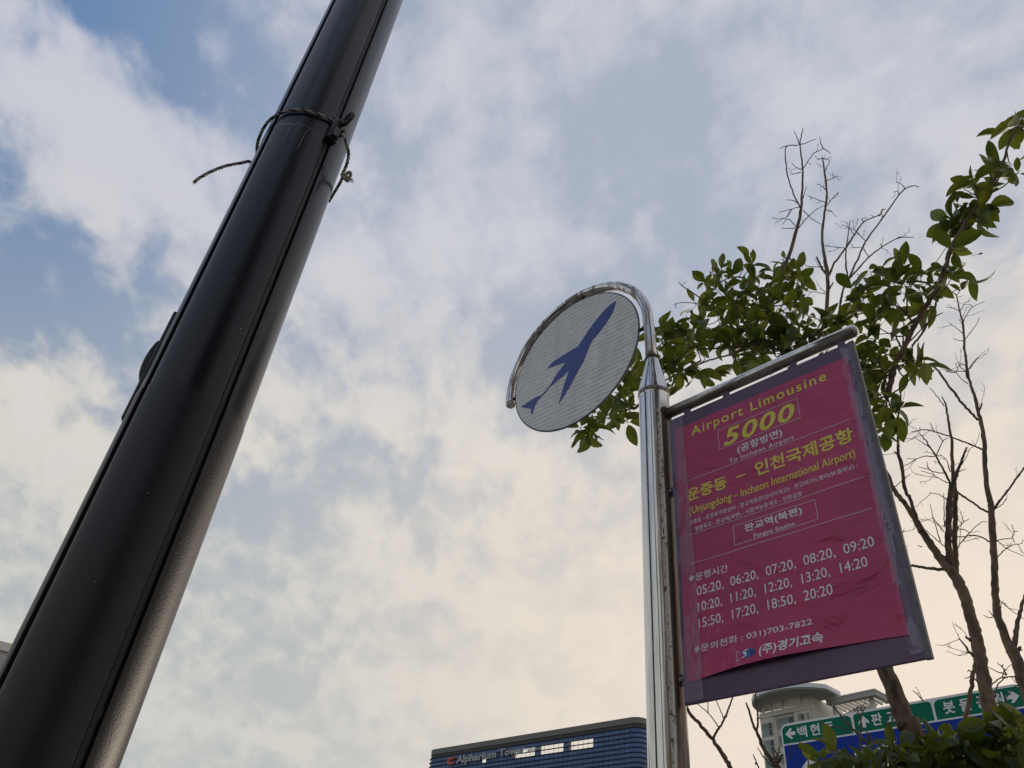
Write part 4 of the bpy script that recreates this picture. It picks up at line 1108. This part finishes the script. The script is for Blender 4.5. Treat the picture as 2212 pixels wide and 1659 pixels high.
# bare leader that rises from the left limb
T1.limb('5', [(668, 1180), (700, 1120), (728, 1070), (780, 940), (830, 780), (855, 650), (865, 500), (865, 380), (850, 260), (868, 160)], 2.95, (11, 10, 9.5, 8.5, 7.5, 5.8, 4.5, 3.6, 2.8, 1.6), 'branch', M_BARK2, 8)
S1 = [[(853, 650), (810, 560), (775, 450), (765, 380), (760, 300), (775, 270), (840, 265)], [(868, 408), (930, 320), (965, 300), (990, 285)], [(990, 285), (1015, 300), (1035, 315)], [(990, 285), (975, 250), (970, 215)], [(845, 262), (830, 215), (815, 180)],
      [(850, 262), (905, 245), (950, 225)], [(838, 772), (900, 700), (960, 650), (995, 632)], [(828, 770), (780, 772), (735, 768)], [(848, 640), (790, 655), (720, 675)], [(800, 655), (765, 705), (720, 712), (675, 705)], [(840, 620), (800, 600), (763, 598)],
      [(862, 412), (825, 400), (800, 372)], [(855, 430), (820, 438), (790, 445)], [(862, 600), (878, 560), (888, 512)], [(870, 660), (920, 710), (983, 750)], [(835, 765), (775, 715), (740, 750)], [(778, 270), (750, 275), (728, 286)]]
T1.twigs('5', S1[:1], 2.95, (4, 2.4)); T1.twigs('5', S1[1:], 2.95, (2.6, 1.5))
T1.autotwigs(26, .03, .07, .0012, .0045, 3.6)
ROS = {
 't': [(1330, 300, 7), (1215, 380, 5), (1400, 260, 4), (1190, 740, 7), (1290, 720, 3), (1110, 880, 6), (960, 850, 6), (860, 880, 8), (770, 960, 4), (720, 1130, 7), (880, 1050, 6), (650, 1290, 8), (620, 1420, 6), (740, 1290, 5), (1040, 1180, 8), (950, 1300, 6), (690, 1560, 5), (1380, 780, 4)],
 'r': [(600, 440, 6), (700, 400, 5), (960, 400, 6), (1140, 420, 6), (1230, 470, 7), (1400, 400, 7), (1560, 430, 6), (1660, 500, 6), (1450, 520, 6), (1300, 560, 5), (950, 570, 7), (840, 560, 7), (700, 600, 6), (560, 600, 7), (420, 640, 6), (520, 740, 6), (800, 680, 5), (720, 790, 6), (620, 830, 5), (880, 820, 6), (780, 900, 8), (900, 930, 5), (1110, 640, 7), (1150, 760, 5), (1230, 800, 4), (230, 940, 5), (130, 1040, 5), (480, 960, 6), (600, 980, 6), (950, 990, 4),
       (560, 1160, 6), (700, 1200, 6), (800, 1260, 5), (560, 1280, 6), (660, 1350, 6), (720, 1450, 7), (600, 1440, 7), (560, 1520, 7), (880, 1420, 5), (980, 1400, 5), (1060, 1350, 7), (1180, 1370, 5), (1010, 1490, 6), (1430, 150, 6)],
 'm': [(70, 200, 7), (130, 260, 7), (100, 330, 6), (250, 400, 7), (310, 480, 8), (190, 560, 6), (170, 650, 6), (120, 470, 5), (90, 110, 5), (30, 60, 6)],
 'b': [(430, 620, 6), (530, 560, 5), (620, 600, 7), (340, 720, 7), (450, 780, 6), (380, 850, 4), (870, 520, 5), (920, 640, 7), (860, 440, 4), (1180, 480, 5), (1250, 560, 6), (1340, 590, 6), (1400, 600, 5), (1250, 690, 5), (1420, 700, 5), (640, 780, 6), (560, 850, 7), (760, 800, 6), (700, 900, 7), (860, 830, 7), (960, 840, 6), (1060, 860, 7), (1150, 800, 6), (1350, 800, 7), (1400, 900, 5), (500, 960, 7), (620, 1000, 7), (780, 980, 7), (900, 960, 7), (1080, 960, 6), (1200, 920, 5), (1300, 960, 5),
       (260, 960, 5), (150, 1060, 5), (250, 1130, 6), (330, 1200, 5), (60, 1220, 6), (150, 1280, 7), (210, 1380, 6), (60, 1430, 6), (480, 1240, 8), (420, 1360, 6), (520, 1400, 6), (560, 1180, 6), (700, 1100, 7), (800, 1180, 6), (900, 1120, 6), (960, 1040, 6), (750, 1280, 7), (640, 1350, 6), (840, 1380, 7), (950, 1330, 7), (1060, 1300, 6), (1140, 1150, 6), (1200, 1060, 5), (1280, 1160, 6), (1240, 1260, 6), (1380, 1200, 6), (1450, 1080, 5), (1420, 1280, 6), (1330, 1340, 6), (1500, 1260, 5), (1180, 1380, 6), (1280, 1430, 5),
       (1020, 1430, 7), (900, 1480, 7), (800, 1560, 7), (680, 1500, 5), (980, 1540, 6), (1120, 1500, 5), (700, 1620, 7), (860, 1620, 6), (1640, 1120, 5), (1700, 1190, 6), (1800, 1140, 6), (1880, 1080, 5), (1650, 1260, 4)],
 's': [(960, 300, 7), (1060, 320, 6), (930, 360, 6), (1010, 440, 7), (1130, 400, 7), (1230, 420, 7), (1250, 520, 6), (1100, 520, 6), (940, 500, 6), (960, 620, 6), (1080, 620, 7), (1060, 720, 7), (1160, 760, 8), (980, 720, 7), (930, 820, 4), (720, 660, 7), (660, 720, 7), (780, 640, 5), (640, 820, 7), (730, 800, 5), (600, 900, 6), (560, 860, 6), (680, 920, 6), (560, 990, 5), (640, 1010, 5), (660, 1110, 5), (460, 1060, 5), (480, 1180, 4), (560, 1120, 5), (640, 1220, 5), (360, 1130, 4), (310, 1150, 4), (200, 1260, 7), (270, 1300, 7), (330, 1340, 5), (1010, 1000, 4), (1300, 740, 6), (1400, 790, 6), (1180, 560, 5)],
}
lv = []
for zk, lst in ROS.items():
    for (x, y, n) in lst:
        hd = {'t': 2.68, 'r': 2.9, 'm': 2.9, 'b': 2.9, 's': 2.78}[zk] + T1.rnd.uniform(-.14, .14)
        c = P3(zk, x, y, hd); ax = connect(T1, c)
        nn = max(3, n - 2 + (zk in ('b', 's', 'm')))
        rosette(T1, c, ax, nn, .118 if zk in ('t',) else (.116 if zk in ('r', 'm') else .106), lv)
place_leaves(T1, lv)
for zk, x, y, x2, y2 in (('r', 1760, 262, 1640, 290), ('b', 1435, 1165, 1370, 1165), ('m', 605, 130, 640, 90)):
    c = P3(zk, x, y, 2.85) - T1.o; d = P3(zk, x2, y2, 2.85) - T1.o; t = (c - d).normalized()
    b = MB().tube([d, c - t * .008, c - t * .007, c, c + t * .008], [.0008, .0008, .003, .0042, .001], 7); b.build('seed_pod', M_TWIG, T1.root)

# bare tree that forks beside the board
T2 = Tree('bare_tree', 'bare tree with a knobbly trunk forking just right of the timetable board', 'tree', (3.2, 3.3, 0), 21)
H2 = 3.5
T2.limb('n', [(1110, 1750), (1080, 1640), (1040, 1480), (1000, 1280), (965, 1080), (930, 940), (880, 760), (820, 610), (760, 520), (690, 440), (600, 310), (520, 190), (440, 60), (385, -30)], H2, (27, 26, 25, 24, 23, 22, 22, 21, 20, 17, 15, 14, 10, 9.5), 'trunk', M_BARK2, 14, .05, ground=(3.2, 3.25))
T2.limb('m', [(385, 1214), (300, 1110), (235, 980), (180, 860), (60, 640), (-140, 380), (-330, 120)], H2, (10.5, 8), 'limb', M_BARK2, 10)
T2.limb('n', [(770, 530), (745, 430), (735, 300), (735, 150), (740, 0), (748, -90), (762, -180), (795, -250), (835, -370), (885, -495)], H2, (15, 14, 13, 12.5, 12, 11, 10, 7, 5.5, 3), 'limb', M_BARK, 10)
T2.limb('n', [(800, 560), (795, 430), (788, 300), (787, 150), (790, 0), (790, -130), (775, -260), (768, -400), (760, -560), (735, -720), (710, -850), (680, -912)], H2 + .05, (12, 11, 10.5, 10, 10, 9, 8.5, 7, 5.5, 4.5, 3.5, 1.8), 'limb', M_BARK2, 10)
T2.limb('n', [(700, 505), (630, 498), (560, 490), (480, 475), (400, 468)], H2 - .1, (7, 5), 'branch', M_BARK2, 7)
T2.limb('n', [(515, 190), (480, 90), (420, -80), (385, -140), (350, -340), (325, -460), (322, -600), (330, -760), (345, -900), (352, -1060)], H2 - .05, (7.5, 7.5, 7.5, 7, 8, 6.5, 4, 4, 3.6, 2.6), 'limb', M_BARK, 8)
T2.limb('n', [(330, -430), (305, -450), (290, -462)], H2 - .05, (4, 2.5), 'branch', M_TWIG, 6)
Y = lambda L: [(x, y - 1244) for x, y in L]
T2.twigs('m', [[(770, 1080), (700, 940), (620, 800), (560, 710), (500, 640)]], H2, (6, 2.6))
T2.twigs('m', [[(632, 825), (690, 700), (740, 670)], [(690, 705), (670, 670), (655, 655)], [(622, 825), (540, 822), (470, 845), (395, 838)], [(470, 845), (420, 880), (360, 903)], [(585, 755), (520, 710), (460, 668)], [(460, 668), (430, 685)], [(710, 960), (640, 955), (570, 930), (490, 908)], [(570, 925), (560, 865)], [(760, 1050), (690, 1020), (600, 970), (510, 940)], [(750, 950), (720, 860), (668, 805)], [(790, 960), (850, 880), (910, 770)], [(800, 965), (850, 935), (880, 925)], [(735, 1190), (660, 1135), (578, 1118)], [(700, 1400), (700, 1240), (697, 1125)], [(710, 1560), (600, 1470), (550, 1420)], [(670, 1520), (620, 1360), (585, 1210)], [(700, 1440), (640, 1360), (600, 1320)], [(810, 1415), (850, 1370), (905, 1332)], [(805, 1575), (860, 1500), (920, 1430), (1000, 1365), (1050, 1355)], [(810, 1410), (880, 1430), (920, 1480)], [(520, 1560), (480, 1550)], [(290, 1078), (360, 1020), (425, 968)], [(345, 1480), (375, 1412)], [(700, 412), (640, 330), (580, 260)]], H2, (2.8, 1.5))
T2.limb('n', [(940, 1215), (895, 1160), (858, 1105), (820, 1065)], H2 - .1, (6, 2.2), 'branch', M_TWIG, 7)
T2.limb('n', [(915, 1085), (895, 1065), (875, 1052)], H2 - .1, (6, 4), 'branch', M_TWIG, 7)
T2.autotwigs(34, .04, .12, .0012, .0055, 2.2)
# its taller bare shoots over the board
n0 = len(T2.lines)
T2.limb('d', [(1700, 960), (1740, 860), (1775, 760)], H2, (11, 8.5), 'limb', M_BARK2, 8)
T2.limb('5', [(985, 1500), (1000, 1400), (1015, 1200), (1018, 1070), (1000, 950), (985, 820), (1000, 680), (1012, 560), (1000, 430), (985, 340)], H2, (8.5, 8.5, 8.3, 8.5, 7, 5.5, 5, 4.4, 4, 2), 'limb', M_BARK2, 8)
T2.limb('5', [(1022, 1062), (1060, 980), (1130, 890), (1180, 810), (1240, 730), (1330, 690), (1360, 650)], H2, (5, 1.6), 'branch', M_BARK2, 6)
T2.limb('5', [(1040, 1460), (1055, 1400), (1085, 1290), (1100, 1200), (1115, 1130), (1140, 1080)], H2 - .1, (6, 4.5), 'limb', M_BARK2, 6)
T2.limb('5', [(1145, 1080), (1200, 960), (1250, 850), (1350, 710), (1450, 570), (1490, 530), (1540, 512), (1575, 520)], H2 - .1, (4.2, 1.6), 'branch', M_BARK2, 6)
T2.limb('5', [(1140, 1080), (1128, 980), (1130, 890), (1145, 790), (1155, 720)], H2 - .1, (3.6, 1.6), 'branch', M_TWIG, 6)
T2.limb('5', [(1150, 1075), (1210, 1010), (1270, 945), (1340, 890), (1450, 830), (1540, 825)], H2 - .1, (3.8, 1.6), 'branch', M_TWIG, 6)
T2.limb('5', [(1015, 1060), (980, 1010), (950, 945)], H2, (6, 3.5), 'branch', M_TWIG, 6)
T2.limb('5', [(1020, 1150), (1038, 1125), (1050, 1100)], H2, (4, 3), 'branch', M_TWIG, 6)
T2.twigs('5', [[(1000, 430), (1020, 385), (1035, 350)], [(1012, 480), (1050, 465), (1080, 450)], [(1055, 465), (1050, 430)], [(1005, 640), (1045, 590), (1080, 555)], [(1010, 660), (1035, 662), (1050, 678)], [(1005, 535), (975, 510), (950, 500)], [(1005, 615), (940, 590), (895, 570)], [(985, 345), (970, 350), (960, 352)], [(988, 345), (1010, 350), (1042, 335)], [(1000, 1005), (940, 1005), (890, 1000), (878, 970)], [(1005, 1170), (950, 1160), (900, 1155)], [(1005, 1160), (985, 1145), (970, 1135)], [(1180, 810), (1150, 770), (1105, 748)], [(1130, 890), (1070, 885), (1005, 873)], [(1240, 730), (1225, 715), (1260, 703)], [(1490, 530), (1465, 500), (1430, 488)], [(1450, 570), (1445, 548), (1420, 548)], [(1250, 850), (1200, 800), (1170, 770)], [(1270, 945), (1220, 890), (1155, 890)], [(1340, 690), (1300, 700), (1280, 690)], [(1345, 890), (1340, 860)], [(1440, 830), (1460, 820)], [(1350, 700), (1345, 660), (1375, 655)]], H2 - .05, (2.4, 1.4))
T2.autotwigs(46, .03, .09, .0012, .0045, 3.2, (n0, 999))

# second bare tree at the right edge
T3 = Tree('bare_tree', 'slender bare tree at the right edge of the photo beyond the forked one', 'tree', (4.35, 3.3, 0), 31)
H3 = 3.9
T3.limb('n', [(1430, 1640), (1352, 1430), (1320, 1320), (1270, 1190), (1210, 1080), (1165, 960), (1130, 830), (1115, 620), (1108, 400), (1095, 200), (1085, 20), (1075, -60), (1040, -240), (1030, -500), (1005, -690), (975, -800), (945, -920), (905, -1050), (885, -1150), (872, -1250)], H3, (26, 24, 23, 22, 17, 15, 14, 13, 12.5, 12, 12, 11.5, 9, 8.5, 7.5, 6.5, 6, 5.2, 5, 4.8), 'trunk', M_BARK2, 12, .05, ground=(4.35, 3.3))
T3.limb('5', [(1868, 1680), (1858, 1560), (1850, 1500), (1840, 1350), (1820, 1270), (1800, 1180), (1768, 1155)], H3, (5, 5, 4.6, 4, 3, 2.2, 1.4), 'limb', M_BARK2, 7)
T3.limb('n', [(1270, 1130), (1290, 980), (1320, 850), (1352, 740), (1400, 620)], H3, (10, 5), 'limb', M_BARK2, 8)
T3.limb('n', [(1290, 1170), (1315, 1150), (1320, 1135)], H3, (8, 5), 'branch', M_BARK2, 7)
T3.limb('n', [(1255, 1110), (1220, 1050), (1195, 995)], H3, (3, 2), 'branch', M_TWIG, 6)
T3.limb('m', [(1100, 1262), (1150, 1190), (1200, 1130), (1280, 1020), (1352, 920), (1420, 830)], H3, (4.6, 3), 'branch', M_TWIG, 6)
T3.limb('m', [(975, 525), (910, 455), (840, 382), (780, 300), (720, 225), (640, 110), (600, 85)], H3, (5.5, 4), 'branch', M_TWIG, 6)
T3.limb('m', [(975, 470), (995, 430), (1010, 388)], H3, (4.5, 2.6), 'branch', M_TWIG, 6)
T3.limb('m', [(1012, 768), (940, 735), (850, 700), (730, 655), (620, 620), (550, 605), (500, 610), (430, 625)], H3, (3.6, 1.6), 'branch', M_TWIG, 6)
T3.limb('m', [(1060, 1278), (1000, 1250), (940, 1205), (860, 1150), (800, 1108)], H3, (4.6, 4), 'branch', M_TWIG, 6)
T3.limb('m', [(1070, 1522), (1000, 1480), (930, 1468), (860, 1480), (810, 1480)], H3, (3, 2), 'branch', M_TWIG, 6)
T3.twigs('m', [[(1110, 1525), (1170, 1500), (1250, 1490), (1270, 1440), (1250, 1380)], [(1265, 1440), (1300, 1435)], [(1110, 1490), (1160, 1530), (1210, 1575), (1352, 1640)], [(1255, 1490), (1275, 1530)], [(1130, 1659), (1190, 1590), (1270, 1545), (1330, 1535), (1345, 1500)], [(620, 620), (600, 580), (585, 550)], [(505, 605), (500, 585)], [(1105, 1260), (1180, 1210), (1205, 1165)], [(895, 230), (840, 190), (797, 140)], [(797, 140), (720, 133)], [(797, 140), (810, 100), (790, 62)], [(880, 130), (840, 100), (815, 75)], [(905, 110), (940, 65), (985, 5)]], H3, (2.6, 1.5))
T3.twigs('n', [[(1112, 890), (1060, 893), (1020, 876)], [(1100, 885), (1085, 860), (1060, 838)], [(1160, 820), (1170, 770)], [(1165, 770), (1230, 820), (1352, 910)], [(1320, 1165), (1345, 1160)]], H3, (2.6, 1.6))
T3.twigs('n', [[(1085, 1450), (1120, 1415), (1170, 1385), (1230, 1378), (1320, 1398)], [(1215, 1360), (1140, 1340), (1060, 1300)], [(1210, 1358), (1175, 1300), (1130, 1262)], [(1170, 1300), (1180, 1275)]], H3 - .1, (3.4, 1.6))
T3.twigs('5', [[(1800, 1180), (1820, 1155), (1838, 1125)], [(1822, 1275), (1780, 1258), (1735, 1250)], [(1825, 1272), (1850, 1230), (1885, 1212)], [(1840, 1345), (1870, 1285), (1900, 1250), (1975, 1215)], [(1900, 1250), (1880, 1232)], [(1848, 1450), (1890, 1400), (1925, 1350), (1942, 1312)], [(1845, 1455), (1800, 1450), (1780, 1440)], [(1842, 1410), (1790, 1370), (1755, 1342)], [(1842, 1350), (1815, 1325)], [(1870, 1640), (1900, 1590), (1938, 1550)], [(1862, 1605), (1820, 1590), (1800, 1592)], [(1862, 1640), (1800, 1640), (1738, 1640)]], H3, (2.2, 1.3))
T3.autotwigs(30, .04, .12, .0012, .0055, 2.6)

# bare saplings under the board
T4 = Tree('bare_sapling', 'thin bare sapling stem leaning under the left end of the timetable board', 'sapling', (1.35, 3.1, 0), 41, 'bare saplings below the timetable board')
T4.limb('z', [(560, 860), (500, 760), (432, 660), (385, 580), (320, 485), (250, 400), (190, 335), (155, 278), (120, 200)], 3.15, (11, 10.5, 10, 9.5, 8, 7.5, 7, 6, 5), 'trunk', M_BARK, 9, ground=(1.5, 2.9))
T4.limb('z', [(322, 475), (350, 425), (380, 375), (400, 330), (420, 280), (437, 228), (470, 140)], 3.15, (5.5, 3), 'branch', M_TWIG, 6)
T4.twigs('z', [[(355, 405), (320, 355), (290, 320), (250, 285), (215, 262)], [(290, 320), (290, 285), (290, 250)], [(385, 350), (365, 305), (342, 245)], [(388, 352), (398, 345), (408, 342)]], 3.15, (3, 2.2))
T5 = Tree('bare_sapling', 'thin bare sapling with a forked tip in front of the cream apartment tower', 'sapling', (1.9, 3.0, 0), 42, 'bare saplings below the timetable board')
T5.limb('z', [(860, 860), (780, 740), (720, 660), (660, 585), (620, 520), (600, 470), (588, 440), (560, 380), (540, 310), (522, 258)], 3.2, (12, 11.5, 11, 9, 8, 7, 6, 5, 4.5, 3.4), 'trunk', M_BARK, 9, ground=(2.0, 2.8))
T5.limb('z', [(588, 430), (592, 380), (592, 320), (585, 255), (578, 195)], 3.2, (4.8, 3), 'branch', M_TWIG, 6)
T5.twigs('z', [[(585, 255), (575, 225), (563, 205)], [(690, 650), (650, 610), (615, 570), (590, 532)], [(600, 660), (580, 610), (565, 572)], [(585, 630), (575, 625)]], 3.15, (4, 2.4))
T5.twigs('z', [[(700, 640), (700, 600), (718, 570), (722, 522)], [(700, 620), (712, 585), (700, 545)], [(705, 625), (690, 580), (685, 555)], [(710, 620), (730, 585), (745, 570)], [(715, 640), (735, 600), (740, 595)]], 3.1, (6, 3.4))
T6 = Tree('bare_sapling', 'brown bare stem rising out of the glossy shrub in front of the road sign', 'sapling', (2.55, 2.4, 0), 43, 'bare saplings below the timetable board')
T6.limb('z', [(1790, 700), (1808, 600), (1820, 500), (1835, 420), (1862, 320), (1885, 200), (1903, 90), (1922, 0)], 3.1, (9, 9, 9, 8.5, 9, 8.5, 8.5, 7), 'trunk', M_BARK2, 8, ground=(2.5, 2.0))
T6.twigs('z', [[(1915, 60), (1890, 95), (1850, 110)], [(1900, 100), (1880, 60), (1868, 70)], [(1900, 90), (1925, 130), (1945, 150)]], 3.1, (3, 2))
T7 = Tree('bare_sapling', 'dark leafless twigs crossing in front of the green road sign', 'sapling', (2.15, 2.75, 0), 44, 'bare saplings below the timetable board')
T7.limb('z', [(1300, 620), (1290, 535), (1220, 465), (1160, 405), (1120, 365), (1085, 320), (1060, 290), (1030, 250), (1012, 205)], 3.2, (6, 6, 5, 4.5, 4, 3.6, 3, 2.6, 2), 'trunk', M_TWIG, 7, ground=(2.15, 2.5))
T7.limb('z', [(1225, 620), (1220, 550), (1216, 460), (1218, 400), (1222, 350), (1232, 310), (1245, 285)], 3.15, (4.5, 2), 'branch', M_TWIG, 6)
T7.twigs('z', [[(1222, 350), (1210, 330), (1202, 305)], [(1120, 365), (1118, 340), (1110, 325)], [(1160, 420), (1120, 415), (1065, 405)], [(1230, 310), (1220, 295), (1212, 288)], [(1600, 250), (1570, 215), (1535, 182)], [(900, 655), (890, 560), (860, 515), (790, 560), (765, 620)], [(790, 545), (780, 510)], [(860, 515), (845, 500)], [(1370, 400), (1380, 350), (1385, 330)], [(1395, 400), (1410, 370), (1420, 345)], [(1060, 405), (1000, 420), (985, 400)], [(2080, 350), (2090, 280), (2110, 220), (2160, 160), (2200, 150)], [(2030, 230), (2060, 140), (2120, 100), (2200, 112)]], 3.15, (3.4, 2.0))
T7.autotwigs(10, .03, .06, .0012, .005, 1.8)

# glossy evergreen shrub in the lower right
SH = Tree('evergreen_shrub', 'glossy dark green shrub filling the lower right corner before the road sign', 'shrub', (2.65, 2.05, 0), 51)
for (x, y, w) in ((1450, 700, 7), (1650, 700, 8), (1850, 700, 8), (2050, 700, 8), (2200, 720, 7), (1250, 760, 6)):
    SH.limb('z', [(x + 20, y + 120), (x, y), (x - 20, y - 90), (x - 35, y - 170), (x - 30, y - 260)], 2.9, (w, 2.4), 'stem', M_TWIG, 6, ground=(2.65 + (x - 1700) / 1500, 2.05 - (x - 1700) / 2600))
SHR = [(1045, 430, 4), (1000, 480, 5), (930, 500, 3), (1060, 560, 6), (1120, 570, 6), (1000, 620, 7), (940, 640, 6), (1160, 560, 4), (1230, 530, 6), (1300, 560, 6), (1380, 400, 4), (1420, 430, 4), (1430, 480, 6), (1500, 460, 6), (1600, 370, 6), (1650, 430, 6), (1700, 390, 6), (1550, 510, 6), (1450, 560, 7), (1350, 600, 7), (1650, 520, 7), (1750, 460, 7), (1800, 370, 6), (1850, 340, 6), (1920, 370, 6), (1960, 330, 6),
 (2000, 310, 4), (2050, 370, 6), (2000, 430, 7), (2100, 400, 6), (2150, 270, 6), (2190, 320, 6), (2180, 400, 6), (2120, 330, 4), (1900, 450, 7), (1850, 500, 7), (1950, 520, 7), (2050, 500, 7), (2100, 550, 7), (2180, 540, 7), (1700, 570, 7), (1800, 590, 7), (1500, 620, 7), (1600, 600, 7), (1250, 620, 7), (1150, 640, 7), (1950, 620, 7), (2050, 620, 7), (1400, 650, 7), (2150, 640, 7), (1560, 560, 6), (1350, 520, 4), (1850, 420, 6), (1760, 520, 6), (2000, 560, 6),
 (1080, 690, 7), (1300, 690, 7), (1550, 690, 7), (1700, 680, 7), (1850, 670, 7), (2200, 680, 7), (2230, 460, 6), (2250, 350, 6), (1050, 790, 7), (1250, 790, 7), (1450, 790, 7), (1650, 790, 7), (1850, 790, 7), (2050, 790, 7), (2250, 790, 7), (2300, 600, 7)]
lv = []
for (x, y, n) in SHR:
    for layer in ((0,) if y < 380 else (0, 1)):
        c = P3('z', x + SH.rnd.uniform(-12, 12), y + (104 if x < 1750 else 74) + SH.rnd.uniform(-8, 8) + 26 * layer, 2.85 + SH.rnd.uniform(-.1, .1) + .28 * layer); ax = connect(SH, c)
        rosette(SH, c, ax, max(3, n - 1), .090, lv, (30, 95))
rs_ = random.Random(77)
for _ in range(70):                                  # its lower body, below the frame
    a = rs_.uniform(-1, 1.0); c = Vector((2.65 + a * .85, 2.05 - a * .35 + rs_.uniform(-.35, .35), rs_.uniform(.25, 1.75)))
    rosette(SH, c, Vector((rs_.uniform(-1, 1), rs_.uniform(-1, .5), .8)), 7, .095, lv, (30, 95), rs_)
lv = [(M, k, d) for (M, k, d) in lv]
def in_view(M):
    c = ROT.transposed() @ (M.translation - CAM); 
    return -c.z > 0 and abs(c.x / -c.z) < CX / FPX * 1.03 and abs(c.y / -c.z) < CY / FPX * 1.03
lv = [(M, k, d if in_view(M) else d + 100) for (M, k, d) in lv]
place_leaves(SH, lv)
bpy.data.objects.remove(_fo);
